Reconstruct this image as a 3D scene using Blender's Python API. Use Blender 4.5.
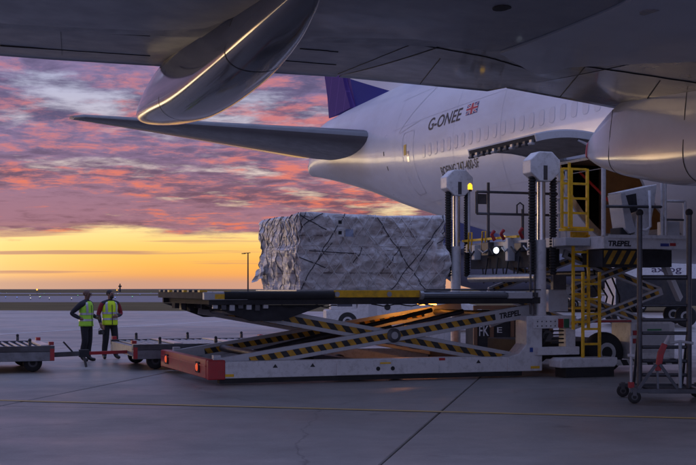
import bpy, bmesh, math, random
from mathutils import Vector, Matrix, noise as mnoise
random.seed(7)
R = math.radians
sc = bpy.context.scene
for o in list(bpy.data.objects): bpy.data.objects.remove(o)

# ------------------------------------------------------------------ camera
F = 1240.0; CX, HY, CH = 348.0, 289.5, 1.75        # focal in photo pixels, principal column, horizon row, eye height
cam = bpy.data.cameras.new('camera'); camo = bpy.data.objects.new('camera', cam); sc.collection.objects.link(camo)
camo.location = (0, 0, CH); camo.rotation_euler = (R(90), 0, 0)
cam.sensor_width = 36; cam.lens = 36*F/696; cam.shift_y = (HY-232.5)/696
cam.clip_start = .1; cam.clip_end = 20000
sc.camera = camo
sc.view_settings.view_transform = 'Standard'; sc.view_settings.look = 'None'
sc.view_settings.exposure = 0.12; sc.view_settings.gamma = 1

# ------------------------------------------------------------------ sky
SUN_AZ = R(-50); SUN_EL = R(1.2)                    # sun low, left of straight ahead (+Y)
w = bpy.data.worlds.new('World'); sc.world = w; w.use_nodes = True
NT = w.node_tree; NT.nodes.clear()
def nd(t, **k):
    n = NT.nodes.new(t)
    for a, b in k.items(): setattr(n, a, b)
    return n
def lk(a, b): NT.links.new(a, b)
def inp(sock, v):
    if hasattr(v, 'is_linked') or isinstance(v, bpy.types.NodeSocket): lk(v, sock)
    else: sock.default_value = v
def mth(op, a, b=0.0, c=None, clamp=False):
    n = nd('ShaderNodeMath', operation=op, use_clamp=clamp); inp(n.inputs[0], a); inp(n.inputs[1], b)
    if c is not None: inp(n.inputs[2], c)
    return n.outputs[0]
def sst(x, lo, hi, a=0.0, b=1.0):
    n = nd('ShaderNodeMapRange', interpolation_type='SMOOTHSTEP'); inp(n.inputs[0], x)
    n.inputs[1].default_value = lo; n.inputs[2].default_value = hi; n.inputs[3].default_value = a; n.inputs[4].default_value = b
    return n.outputs[0]
def mixc(f, a, b):
    n = nd('ShaderNodeMix', data_type='RGBA'); inp(n.inputs[0], f)
    for s, v in ((n.inputs[6], a), (n.inputs[7], b)):
        if isinstance(v, tuple): s.default_value = v+(1,) if len(v) == 3 else v
        else: lk(v, s)
    return n.outputs[2]
def ramp(x, stops):
    n = nd('ShaderNodeValToRGB'); lk(x, n.inputs[0]); e = n.color_ramp.elements
    while len(e) < len(stops): e.new(.5)
    for i, (p, c) in enumerate(stops): e[i].position = p; e[i].color = (*c, 1)
    return n.outputs[0]
tc = nd('ShaderNodeTexCoord'); sx = nd('ShaderNodeSeparateXYZ'); lk(tc.outputs['Generated'], sx.inputs[0])
X, Y, Z = sx.outputs
zz = mth('MAXIMUM', Z, 0.0)
hl = mth('SQRT', mth('ADD', mth('MULTIPLY', X, X), mth('MULTIPLY', Y, Y)))
az = mth('DIVIDE', mth('ADD', mth('MULTIPLY', X, math.sin(SUN_AZ)), mth('MULTIPLY', Y, math.cos(SUN_AZ))), mth('MAXIMUM', hl, .001))
west = sst(az, -.55, .62)
# sky without clouds: glow by elevation on the sunset side, blue twilight elsewhere
zr = mth('SQRT', zz)
glow = ramp(zr, [(0, (.50,.27,.19)), (.07, (.60,.30,.16)), (.10, (.78,.36,.13)), (.14, (.92,.49,.11)), (.185, (.96,.61,.16)),
                 (.225, (1.0,.76,.33)), (.30, (.74,.60,.54)), (.40, (.46,.47,.64)), (.58, (.38,.48,.88)), (1, (.34,.47,.95))])
dusk = ramp(zr, [(0, (.26,.25,.42)), (.2, (.42,.42,.68)), (.36, (.50,.55,.90)), (.6, (.45,.54,.96)), (1, (.36,.45,.86))])
clear = mixc(west, dusk, glow)
# deeper orange towards where the sun went down
near = mth('MULTIPLY', sst(az, .74, .95), sst(zz, .12, .035))
clear = mixc(mth('MULTIPLY', near, .7), clear, (1.4, 1.05, .52))
core = mth('MULTIPLY', sst(az, .82, .985), sst(zz, .085, .03))
clear = mixc(core, clear, (5.2, 4.0, 2.5))
deep = mth('MULTIPLY', sst(az, .84, .62), sst(zz, .05, .012))
clear = mixc(mth('MULTIPLY', mth('MULTIPLY', deep, west), .5), clear, (1.0, .36, .06))
# cloud sheet: plane overhead
den = mth('ADD', zz, .075)
cx = mth('DIVIDE', X, den); cy = mth('DIVIDE', Y, den)
def cvec(sx_, sy_, ox=0.0, rot=.35):
    a, b = math.cos(rot), math.sin(rot)
    u = mth('ADD', mth('MULTIPLY', cx, a*sx_), mth('MULTIPLY', cy, b*sx_)); v = mth('ADD', mth('MULTIPLY', cx, -b*sy_), mth('MULTIPLY', cy, a*sy_))
    c = nd('ShaderNodeCombineXYZ'); lk(u, c.inputs[0]); lk(v, c.inputs[1]); c.inputs[2].default_value = ox
    return c.outputs[0]
def nz(vec, scale, detail=8, rough=.55, dist=0.0):
    n = nd('ShaderNodeTexNoise'); lk(vec, n.inputs['Vector']); n.inputs['Scale'].default_value = scale
    n.inputs['Detail'].default_value = detail; n.inputs['Roughness'].default_value = rough; n.inputs['Distortion'].default_value = dist
    return n.outputs[0]
big = nz(cvec(1, 1, 3.1), .62, 4, .5, .2)
huge = nz(cvec(1, 1, 14.2), .95, 3, .5, .2)
mid = nz(cvec(1, .95, 7.7), 2.7, 9, .63, .15)
fine = nz(cvec(1, .9, 1.3), 6.0, 9, .64, .25)
tiny = nz(cvec(1, .9, 21.0), 15.0, 6, .62, .2)
cov = mth('ADD', mth('MULTIPLY', mid, .55), mth('MULTIPLY', big, .6))
edge = mth('ADD', zz, mth('MULTIPLY', mth('SUBTRACT', big, .5), .045))
edge = mth('ADD', edge, mth('MULTIPLY', mth('SUBTRACT', mid, .5), .03))
deck = sst(edge, .040, .054)
gap = sst(cov, .42, .565)                      # 1 = cloud
thin = sst(zz, .35, .8, 1.0, .30)
mask = mth('MULTIPLY', mth('MULTIPLY', deck, mth('MAXIMUM', gap, .06)), thin)
lsum = mth('ADD', mth('ADD', mth('MULTIPLY', fine, .46), mth('MULTIPLY', mid, .24)), mth('ADD', mth('MULTIPLY', tiny, .16), mth('MULTIPLY', huge, .42)))
lit = mth('MULTIPLY', sst(lsum, .635, .775), sst(zz, .24, .07, .80, 1.0))
low = sst(zz, .14, .05)
body = mixc(low, (.095, .078, .170), (.16, .070, .105))
body = mixc(sst(mth('ADD', mth('MULTIPLY', big, .55), mth('MULTIPLY', fine, .45)), .40, .60), body, mixc(low, (.23, .175, .34), (.33, .16, .22)))
coral = mixc(low, (.60, .185, .19), (.80, .18, .085))
coral = mixc(west, (.34, .28, .44), coral)
litm = mth('MULTIPLY', lit, mth('MULTIPLY', sst(zz, .30, .16, .12, 1.0), sst(az, -.1, .7, .15, .95)))
cloudc = mixc(litm, body, coral)
cloudc = mixc(sst(zz, .25, .6), cloudc, (.33, .36, .62))
cloudc = mixc(sst(az, .35, -.5), cloudc, (.36, .39, .66))
sky = mixc(mask, clear, cloudc)
# a few dark bars low in the yellow
bar = nz(cvec(.35, 1.6, 11.0, .05), 1.1, 6, .5)
barm = mth('MULTIPLY', mth('MULTIPLY', sst(bar, .53, .64), sst(zz, .006, .016)), sst(zz, .06, .04))
sky = mixc(mth('MULTIPLY', barm, .7), sky, (.42, .20, .18))
haze_ = sst(zz, .013, .004)
sky = mixc(mth('MULTIPLY', haze_, .65), sky, (.52, .31, .26))
bg = nd('ShaderNodeBackground'); lk(sky, bg.inputs[0]); bg.inputs[1].default_value = 1.0
st = nd('ShaderNodeTexSky', sky_type='NISHITA', sun_disc=False); st.sun_elevation = SUN_EL; st.sun_rotation = SUN_AZ
bg2 = nd('ShaderNodeBackground'); lk(st.outputs[0], bg2.inputs[0]); bg2.inputs[1].default_value = .008
add = nd('ShaderNodeAddShader'); lk(bg.outputs[0], add.inputs[0]); lk(bg2.outputs[0], add.inputs[1])
out = nd('ShaderNodeOutputWorld'); lk(add.outputs[0], out.inputs[0])

sl = bpy.data.lights.new('sun', 'SUN'); sl.energy = .10; sl.angle = R(9); sl.color = (1, .62, .30)
so = bpy.data.objects.new('sun', sl); sc.collection.objects.link(so)
sd = Vector((math.sin(SUN_AZ)*math.cos(R(2)), math.cos(SUN_AZ)*math.cos(R(2)), math.sin(R(2))))
so.rotation_euler = sd.to_track_quat('Z', 'Y').to_euler(); so.location = (-40, 120, 30)

# ------------------------------------------------------------------ materials
MATS = {}
def mat(name, col, rough=.5, metal=0.0, var=.0, vscale=3.0, bump=0.0, bscale=20.0, spec=.5, coat=0.0, emit=None, estr=0.0, dirt=None, dscale=1.2, rvar=0.0, stretch=None, trans=0.0, rnd=0.0):
    if name in MATS: return MATS[name]
    m = bpy.data.materials.new(name); m.use_nodes = True; t = m.node_tree; N = t.nodes; L = t.links
    b = N['Principled BSDF']
    b.inputs['Base Color'].default_value = (*col, 1); b.inputs['Roughness'].default_value = rough; b.inputs['Metallic'].default_value = metal
    b.inputs['Specular IOR Level'].default_value = spec; b.inputs['Coat Weight'].default_value = coat; b.inputs['Coat Roughness'].default_value = .08
    b.inputs['Transmission Weight'].default_value = trans
    if emit: b.inputs['Emission Color'].default_value = (*emit, 1); b.inputs['Emission Strength'].default_value = estr
    tc = N.new('ShaderNodeTexCoord'); vec = tc.outputs['Object']
    if stretch:
        mp = N.new('ShaderNodeMapping'); mp.inputs['Scale'].default_value = stretch; L.new(vec, mp.inputs[0]); vec = mp.outputs[0]
    def noi(s, d=6, r=.6):
        n = N.new('ShaderNodeTexNoise'); n.inputs['Scale'].default_value = s; n.inputs['Detail'].default_value = d; n.inputs['Roughness'].default_value = r
        L.new(vec, n.inputs['Vector']); return n.outputs[0]
    def mr(x, a, b_, lo, hi):
        n = N.new('ShaderNodeMapRange'); L.new(x, n.inputs[0])
        for i, v in enumerate((a, b_, lo, hi)): n.inputs[i+1].default_value = v
        return n.outputs[0]
    cur = None
    if var or rnd:
        f = mr(noi(vscale), .25, .75, 1-var, 1+var) if var else None
        if rnd:
            oi = N.new('ShaderNodeObjectInfo'); g = mr(oi.outputs['Random'], 0, 1, 1-rnd, 1+rnd)
            if f is not None:
                q = N.new('ShaderNodeMath'); q.operation = 'MULTIPLY'; L.new(f, q.inputs[0]); L.new(g, q.inputs[1]); f = q.outputs[0]
            else: f = g
        mx = N.new('ShaderNodeVectorMath'); mx.operation = 'SCALE'; mx.inputs[0].default_value = col; L.new(f, mx.inputs['Scale']); cur = mx.outputs[0]
    if dirt:
        mm = N.new('ShaderNodeMix'); mm.data_type = 'RGBA'; L.new(mr(noi(dscale, 8, .7), .48, .72, 0, .75), mm.inputs[0])
        if cur: L.new(cur, mm.inputs[6])
        else: mm.inputs[6].default_value = (*col, 1)
        mm.inputs[7].default_value = (*dirt, 1); cur = mm.outputs[2]
    if cur: L.new(cur, b.inputs['Base Color'])
    if rvar: L.new(mr(noi(vscale*1.7), .3, .7, max(0, rough-rvar), min(1, rough+rvar)), b.inputs['Roughness'])
    if bump:
        bp = N.new('ShaderNodeBump'); bp.inputs['Strength'].default_value = bump; bp.inputs['Distance'].default_value = .02
        L.new(noi(bscale), bp.inputs['Height']); L.new(bp.outputs[0], b.inputs['Normal'])
    MATS[name] = m; return m
def stripe_mat(name, c1, c2, period, ax=(1, 0, .8), duty=.5):
    if name in MATS: return MATS[name]
    m = mat(name, c1, .45); t = m.node_tree; N = t.nodes; L = t.links; b = N['Principled BSDF']
    tc = N.new('ShaderNodeTexCoord'); d = N.new('ShaderNodeVectorMath'); d.operation = 'DOT_PRODUCT'; L.new(tc.outputs['Object'], d.inputs[0]); d.inputs[1].default_value = ax
    q = N.new('ShaderNodeMath'); q.operation = 'DIVIDE'; L.new(d.outputs['Value'], q.inputs[0]); q.inputs[1].default_value = period
    f = N.new('ShaderNodeMath'); f.operation = 'FRACT'; L.new(q.outputs[0], f.inputs[0])
    g = N.new('ShaderNodeMath'); g.operation = 'GREATER_THAN'; L.new(f.outputs[0], g.inputs[0]); g.inputs[1].default_value = duty
    n = N.new('ShaderNodeTexNoise'); n.inputs['Scale'].default_value = 6; n.inputs['Detail'].default_value = 8; L.new(tc.outputs['Object'], n.inputs['Vector'])
    mr = N.new('ShaderNodeMapRange'); L.new(n.outputs[0], mr.inputs[0]); mr.inputs[1].default_value = .3; mr.inputs[2].default_value = .75; mr.inputs[3].default_value = 1.0; mr.inputs[4].default_value = .45
    mx = N.new('ShaderNodeMix'); mx.data_type = 'RGBA'; L.new(g.outputs[0], mx.inputs[0]); mx.inputs[6].default_value = (*c1, 1); mx.inputs[7].default_value = (*c2, 1)
    sc_ = N.new('ShaderNodeVectorMath'); sc_.operation = 'SCALE'; L.new(mx.outputs[2], sc_.inputs[0]); L.new(mr.outputs[0], sc_.inputs['Scale']); L.new(sc_.outputs[0], b.inputs['Base Color'])
    return m

M_WHITE = mat('white_paint', (.66,.66,.68), .38, var=.10, vscale=4, dirt=(.33,.32,.32), dscale=8.0, rvar=.1)
M_GREYW = mat('grey_white_paint', (.50,.51,.54), .4, var=.12, vscale=5, dirt=(.33,.32,.32), dscale=5)
M_STEEL = mat('dark_steel', (.10,.10,.11), .5, .6, var=.25, vscale=6, dirt=(.05,.04,.035))
M_BLACK = mat('black_rubber', (.02,.02,.022), .75, var=.3, vscale=8)
M_DARKP = mat('dark_paint', (.035,.035,.04), .75, spec=.25, var=.3, vscale=6, dirt=(.07,.06,.05))
M_RED = mat('red_paint', (.42,.025,.03), .42, var=.18, vscale=5, dirt=(.12,.04,.035), dscale=5)
M_YEL = mat('yellow_paint', (.85,.49,.015), .45, var=.15, vscale=7, dirt=(.3,.17,.03), dscale=6)
M_CHROME = mat('hydraulic_steel', (.62,.63,.66), .22, .9, var=.1)
M_GALV = mat('galvanised', (.38,.39,.41), .42, .7, var=.2, vscale=9)
M_STRIPE = stripe_mat('hazard_stripes', (.62,.33,.02), (.018,.018,.02), .27, (1, 0, .75))
M_STRIPEW = stripe_mat('white_hazard', (.6,.6,.6), (.02,.02,.02), .3, (1, 0, .6))

# ------------------------------------------------------------------ mesh helpers
class MB:
    def __init__(s): s.v = []; s.f = []
    def add(s, vs, fs):
        n = len(s.v); s.v += [tuple(v) for v in vs]; s.f += [tuple(i+n for i in f) for f in fs]; return s
    def hexa(s, p):                      # 8 corners: bottom loop then top loop
        return s.add(p, [(0,3,2,1),(4,5,6,7),(0,1,5,4),(1,2,6,5),(2,3,7,6),(3,0,4,7)])
    def box(s, x0, x1, y0, y1, z0, z1):
        return s.hexa([(x0,y0,z0),(x1,y0,z0),(x1,y1,z0),(x0,y1,z0),(x0,y0,z1),(x1,y0,z1),(x1,y1,z1),(x0,y1,z1)])
    def bar(s, a, b, wd, ht, up=(0,0,1)):  # rectangular bar between two points
        a, b = Vector(a), Vector(b); d = (b-a).normalized(); u = Vector(up)
        if abs(d.dot(u)) > .98: u = Vector((0,1,0))
        r = d.cross(u).normalized()*(wd/2); u = r.cross(d).normalized()*(ht/2)
        return s.hexa([a-r-u, a+r-u, b+r-u, b-r-u, a-r+u, a+r+u, b+r+u, b-r+u])
    def tube(s, pts, r, n=10, caps=True):
        pts = [Vector(p) for p in pts]; rings = []
        rs = r if isinstance(r, (list, tuple)) else [r]*len(pts); prev = None
        for i, p in enumerate(pts):
            d = (pts[min(i+1, len(pts)-1)]-pts[max(i-1, 0)]).normalized()
            if prev is None:
                u = d.orthogonal().normalized()
            else:
                u = (prev-d*prev.dot(d)).normalized()
            prev = u; v = d.cross(u)
            rings.append([p+(u*math.cos(2*math.pi*k/n)+v*math.sin(2*math.pi*k/n))*rs[i] for k in range(n)])
        return s.loft(rings, caps)
    def loft(s, rings, caps=True, closed=True):
        n = len(rings[0]); vs = [p for r in rings for p in r]; fs = []
        for i in range(len(rings)-1):
            for k in range(n if closed else n-1):
                k2 = (k+1) % n; fs.append((i*n+k, i*n+k2, (i+1)*n+k2, (i+1)*n+k))
        if caps and closed:
            fs.append(tuple(range(n))[::-1]); fs.append(tuple((len(rings)-1)*n+k for k in range(n)))
        return s.add(vs, fs)
    def cyl(s, a, b, r, n=16): return s.tube([a, b], r, n)
    def prism(s, poly, y0, y1):          # polygon in (x,z), extruded along y
        n = len(poly); vs = [(x, y0, z) for x, z in poly]+[(x, y1, z) for x, z in poly]
        fs = [tuple(range(n)), tuple(range(2*n-1, n-1, -1))]+[(i, i+n, (i+1) % n+n, (i+1) % n) for i in range(n)]
        return s.add(vs, fs)
    def grid(s, fn, us, vs):
        P = [fn(u, v) for u in us for v in vs]; m = len(vs)
        return s.add(P, [(i*m+j, i*m+j+1, (i+1)*m+j+1, (i+1)*m+j) for i in range(len(us)-1) for j in range(m-1)])
    def sphere(s, c, r, n=12, m=8, sc_=(1,1,1)):
        rings = []
        for j in range(m+1):
            th = math.pi*(.02+.96*j/m); rings.append([(c[0]+r*sc_[0]*math.sin(th)*math.cos(2*math.pi*k/n), c[1]+r*sc_[1]*math.sin(th)*math.sin(2*math.pi*k/n), c[2]-r*sc_[2]*math.cos(th)) for k in range(n)])
        return s.loft(rings)
    def lathe(s, c, axis, prof, n=24):   # prof = [(along, radius)]
        c = Vector(c); d = Vector(axis).normalized(); u = d.orthogonal().normalized(); v = d.cross(u)
        return s.loft([[c+d*h+(u*math.cos(2*math.pi*k/n)+v*math.sin(2*math.pi*k/n))*r for k in range(n)] for h, r in prof])
COL = sc.collection
def obj(name, mb, m, parent=None, smooth=False, bevel=0.0, label=None, auto=None):
    if isinstance(mb, MB):
        me = bpy.data.meshes.new(name); me.from_pydata(mb.v, [], mb.f); me.update()
        b = bmesh.new(); b.from_mesh(me); bmesh.ops.recalc_face_normals(b, faces=b.faces)
        if smooth or auto:
            for f in b.faces: f.smooth = True
            if auto:
                for e in b.edges:
                    if len(e.link_faces) == 2 and e.calc_face_angle(0) > R(auto): e.smooth = False
        b.to_mesh(me); b.free()
    else: me = mb
    o = bpy.data.objects.new(name, me); COL.objects.link(o); o.parent = parent
    for x in (m if isinstance(m, (list, tuple)) else [m]): me.materials.append(x) if x and len(me.materials) < 12 and not (not isinstance(mb, MB) and x.name in me.materials) else None
    if bevel:
        bv = o.modifiers.new('bevel', 'BEVEL'); bv.width = bevel; bv.segments = 2; bv.limit_method = 'ANGLE'; bv.angle_limit = R(40)
    if label: o['label'] = label
    return o
def thing(name, label, cat, loc=(0,0,0), rz=0.0, group=None):
    o = bpy.data.objects.new(name, None); COL.objects.link(o); o.location = loc; o.rotation_euler = (0,0,rz); o.empty_display_size = .3
    o['label'] = label; o['category'] = cat
    if group: o['group'] = group
    return o
def tag(o, label, cat, group=None):
    o['label'] = label; o['category'] = cat
    if group: o['group'] = group
    return o
def dup(o, parent=None):
    c = o.copy(); COL.objects.link(c); c.parent = parent
    for ch in list(o.children): dup(ch, c)
    return c
def gnd(px, py, z=0.0):
    y = F*(CH-z)/(py-HY); return Vector(((px-CX)/F*y, y, z))
def atd(px, py, y): return Vector(((px-CX)/F*y, y, CH-(py-HY)/F*y))
def text2d(s, size, shear=0.0, bold=0.0):
    cu = bpy.data.curves.new('t', 'FONT'); cu.body = s; cu.size = size; cu.shear = shear; cu.offset = bold; cu.resolution_u = 3
    o = bpy.data.objects.new('t', cu); COL.objects.link(o); dg = bpy.context.evaluated_depsgraph_get(); dg.update()
    me = bpy.data.meshes.new_from_object(o.evaluated_get(dg)); bpy.data.objects.remove(o); bpy.data.curves.remove(cu)
    vs = [(v.co.x, v.co.y) for v in me.vertices]; fs = [tuple(p.vertices) for p in me.polygons]; bpy.data.meshes.remove(me)
    x0 = min(v[0] for v in vs); x1 = max(v[0] for v in vs); y0 = min(v[1] for v in vs); y1 = max(v[1] for v in vs)
    return [(v[0]-x0, v[1]-y0) for v in vs], fs, x1-x0, y1-y0
def lettering(name, s, fn, width, height, m, parent, shear=0.0, bold=0.0):
    vs, fs, W, H = text2d(s, 1.0, shear, bold); mb = MB().add([fn(x/W*width, y/H*height) for x, y in vs], fs)
    return obj(name, mb, m, parent)
def interp(T, x, k):
    if x <= T[0][0]: return T[0][k]
    for a, b in zip(T, T[1:]):
        if x <= b[0]:
            t = (x-a[0])/(b[0]-a[0]); return a[k]+(b[k]-a[k])*t
    return T[-1][k]
def smooth_interp(T, x, k):
    if x <= T[0][0]: return T[0][k]
    if x >= T[-1][0]: return T[-1][k]
    for i in range(len(T)-1):
        a, b = T[i], T[i+1]
        if x <= b[0]:
            h = b[0]-a[0]; t = (x-a[0])/h
            def sl(j):
                if j <= 0 or j >= len(T)-1: return 0.0 if j <= 0 else (T[j][k]-T[j-1][k])/(T[j][0]-T[j-1][0])
                return (T[j+1][k]-T[j-1][k])/(T[j+1][0]-T[j-1][0])
            m0, m1 = sl(i)*h, sl(i+1)*h
            return (2*t**3-3*t*t+1)*a[k]+(t**3-2*t*t+t)*m0+(-2*t**3+3*t*t)*b[k]+(t**3-t*t)*m1

# ------------------------------------------------------------------ setting: ground
def struct(name, mb, m, parent=None):
    o = obj(name, mb, m, parent)
    if parent is None: o['kind'] = 'structure'
    return o
M_EARTH = mat('earth', (.085,.07,.055), .9, var=.3, vscale=.05)
M_JOINT = mat('joint_tar', (.012,.012,.013), .6)
M_CONC = mat('apron_concrete', (.25,.232,.235), .42, var=.16, vscale=.55, bump=.12, bscale=45, dirt=(.16,.145,.15), dscale=.22, rvar=.1, rnd=.05, spec=.5)
t = M_CONC.node_tree; N = t.nodes; L = t.links; bs = N['Principled BSDF']
for n_ in list(N):
    if n_.type not in ('BSDF_PRINCIPLED', 'OUTPUT_MATERIAL'): N.remove(n_)
gp = N.new('ShaderNodeNewGeometry')
def cn(scale, det, rough, st=(1,1,1), rot=0.0, dist=0.0):
    mp = N.new('ShaderNodeMapping'); mp.inputs['Scale'].default_value = st; mp.inputs['Rotation'].default_value = (0,0,rot); L.new(gp.outputs['Position'], mp.inputs[0])
    n_ = N.new('ShaderNodeTexNoise'); L.new(mp.outputs[0], n_.inputs['Vector']); n_.inputs['Scale'].default_value = scale; n_.inputs['Detail'].default_value = det; n_.inputs['Roughness'].default_value = rough; n_.inputs['Distortion'].default_value = dist; return n_.outputs[0]
def cr_(x, a, b, lo, hi):
    n_ = N.new('ShaderNodeMapRange'); n_.interpolation_type = 'SMOOTHSTEP'; L.new(x, n_.inputs[0])
    for k, v in enumerate((a, b, lo, hi)): n_.inputs[k+1].default_value = v
    return n_.outputs[0]
def cm(a, b):
    n_ = N.new('ShaderNodeMath'); n_.operation = 'MULTIPLY'; L.new(a, n_.inputs[0]); L.new(b, n_.inputs[1]); return n_.outputs[0]
oi = N.new('ShaderNodeObjectInfo')
fac = cm(cr_(cn(.16, 6, .6), .3, .7, .80, 1.16), cr_(oi.outputs['Random'], 0, 1, .93, 1.07))
fac = cm(fac, cr_(cn(1.6, 8, .7), .3, .7, .88, 1.1))
fac = cm(fac, cr_(cn(30, 4, .7), .3, .7, .90, 1.08))
fac = cm(fac, cr_(cn(.9, 5, .55, (1,1,1), 0, .6), .66, .74, 1.0, .55))             # oil spots
fac = cm(fac, cr_(cn(.6, 6, .6, (.06,2.2,1), -.25, .3), .60, .72, 1.0, .72))        # tyre marks
fac = cm(fac, cr_(cn(.5, 6, .6, (2.0,.05,1), .3, .3), .62, .74, 1.0, .76))
wv = N.new('ShaderNodeTexVoronoi'); wv.feature = 'DISTANCE_TO_EDGE'; wv.inputs['Scale'].default_value = .16
wn = N.new('ShaderNodeVectorMath'); wn.operation = 'ADD'; L.new(gp.outputs['Position'], wn.inputs[0]); ns_ = N.new('ShaderNodeTexNoise'); ns_.inputs['Scale'].default_value = .8; ns_.inputs['Detail'].default_value = 6; L.new(gp.outputs['Position'], ns_.inputs['Vector']); L.new(ns_.outputs['Color'], wn.inputs[1]); L.new(wn.outputs[0], wv.inputs['Vector'])
fac = cm(fac, cr_(wv.outputs['Distance'], .0, .004, .62, 1.0))                      # hairline cracks
sc_ = N.new('ShaderNodeVectorMath'); sc_.operation = 'SCALE'; sc_.inputs[0].default_value = (.275,.252,.238); L.new(fac, sc_.inputs['Scale']); L.new(sc_.outputs[0], bs.inputs['Base Color'])
L.new(cr_(cn(.5, 6, .65), .3, .7, .32, .55), bs.inputs['Roughness'])
bp_ = N.new('ShaderNodeBump'); bp_.inputs['Strength'].default_value = .15; bp_.inputs['Distance'].default_value = .01; L.new(cn(40, 5, .7), bp_.inputs['Height']); L.new(bp_.outputs[0], bs.inputs['Normal'])
M_GRASS = mat('dry_grass', (.10,.075,.035), .95, var=.35, vscale=.12, spec=.1)
M_TAXI = mat('taxiway_asphalt', (.14,.125,.14), .55, var=.12, vscale=.05)
struct('ground', MB().grid(lambda x, y: (x, y, -.06), [-6000,-400,0,400,6000], [-400,0,400,9000]), M_EARTH)
JD = Vector((.184,.983,0)).normalized(); JP = Vector((JD.y,-JD.x,0)); J0 = Vector((.32,12.4,0))
SW, SL = 6.6, 13.2
apron = struct('apron', MB().add([tuple(J0+JP*a+JD*b-Vector((0,0,.045))) for a, b in ((-150,-60),(160,-60),(160,86),(-150,86))], [(0,1,2,3)]), M_JOINT)
sm = bpy.data.meshes.new('slab'); g = .011
bmx = MB(); a0, a1, b0, b1 = g, SW-g, g, SL-g; cf = .012
bmx.loft([[(a0,b0,-.04),(a1,b0,-.04),(a1,b1,-.04),(a0,b1,-.04)],[(a0,b0,-cf),(a1,b0,-cf),(a1,b1,-cf),(a0,b1,-cf)],[(a0+cf,b0+cf,0),(a1-cf,b0+cf,0),(a1-cf,b1-cf,0),(a0+cf,b1-cf,0)]])
sm.from_pydata(bmx.v, [], bmx.f); sm.update(); sm.materials.append(M_CONC)
bb = bmesh.new(); bb.from_mesh(sm); bmesh.ops.recalc_face_normals(bb, faces=bb.faces); bb.to_mesh(sm); bb.free()
ang = math.atan2(JP.y, JP.x)
TJ = 5.15                                             # transverse joint beside the yellow line
for i in range(-11, 11):
    for j in range(-2, 6):
        p = J0+JP*(i*SW)+JD*(TJ+j*SL)
        if p.y < -25: continue
        o = bpy.data.objects.new('slab', sm); COL.objects.link(o); o.parent = apron; o.location = (p.x, p.y, random.uniform(-.002,.002)); o.rotation_euler = (0,0,ang)
def strip(name, a, b, wd, z, m, n=12):
    a, b = Vector(a), Vector(b); d = (b-a).normalized(); r = Vector((d.y,-d.x,0))*wd/2; mb = MB()
    mb.grid(lambda t, k: tuple(a+(b-a)*t+r*k+Vector((0,0,z))), [i/n for i in range(n+1)], [-1,1]); return struct(name, mb, m)
M_LINEY = mat('yellow_line_paint', (.66,.44,.13), .6, dirt=(.22,.19,.17), dscale=3, var=.2)
M_LINEW = mat('white_line_paint', (.75,.72,.72), .6, dirt=(.3,.28,.28), dscale=2, var=.2)
a, b = gnd(0,400.5), gnd(696,418.5); strip('yellow_line', a-(b-a)*1.5, b+(b-a)*1.5, .16, .006, M_LINEY)
strip('white_line', gnd(-260,350), gnd(330,314.5), .22, .006, M_LINEW)
struct('grass_verge', MB().add([(-900,104,-.02),(900,96,-.02),(900,174,-.02),(-900,174,-.02)], [(0,1,2,3)]), M_GRASS)
struct('taxiway', MB().add([(-1500,174,-.02),(1500,174,-.02),(1500,350,-.02),(-1500,350,-.02)], [(0,1,2,3)]), M_TAXI)
struct('far_field', MB().add([(-5000,350,-.02),(5000,350,-.02),(5000,7000,-.02),(-5000,7000,-.02)], [(0,1,2,3)]), M_GRASS)
struct('runway', MB().add([(-5000,470,.0),(5000,470,.0),(5000,640,.0),(-5000,640,.0)], [(0,1,2,3)]), M_TAXI)
struct('hills', MB().loft([[(x, 5200, 0) for x in range(-5000, 5001, 250)], [(x, 5400, 4+6*mnoise.noise((x*.001, 0, 3))) for x in range(-5000, 5001, 250)]], closed=False), M_EARTH)
# ------------------------------------------------------------------ the big aircraft. Local frame: x = aft, y = outboard starboard, z = up
QC = 17.8; TH = R(20)
air = thing('cargo_airplane', 'white wide-body cargo jet with open belly door, tail and wing over the apron', 'airplane', (QC*math.cos(TH), QC*math.sin(TH), 0), R(110))
def to_air(p):
    d = Vector(p)-Vector((QC*math.cos(TH), QC*math.sin(TH), 0)); t = Vector((-math.sin(TH), math.cos(TH), 0)); o = Vector((-math.cos(TH), -math.sin(TH), 0))
    return d.dot(t), d.dot(o), d.z
def aq(px, py, A):                                   # pixel on the station A -> (A, q, z)
    r = (px-CX)/F; c, s = math.cos(TH), math.sin(TH); d = A*(s+c*r)/(c-s*r); y = c*A+s*d
    return A, QC-d, CH-(py-HY)*y/F
M_SKIN = mat('fuselage_white', (.66,.68,.75), .34, bump=.10, bscale=1.1, var=.06, vscale=.7, coat=.25, dirt=(.55,.54,.56), dscale=.6, rvar=.07, stretch=(.5,1,1.3))
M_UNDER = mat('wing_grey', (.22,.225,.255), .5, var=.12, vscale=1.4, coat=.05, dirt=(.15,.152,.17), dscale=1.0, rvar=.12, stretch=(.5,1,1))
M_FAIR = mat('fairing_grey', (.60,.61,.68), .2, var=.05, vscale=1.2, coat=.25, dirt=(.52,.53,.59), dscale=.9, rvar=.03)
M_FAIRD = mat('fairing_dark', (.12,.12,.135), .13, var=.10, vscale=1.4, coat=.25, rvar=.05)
M_SEAM = mat('seam', (.02,.02,.022), .7)
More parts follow.
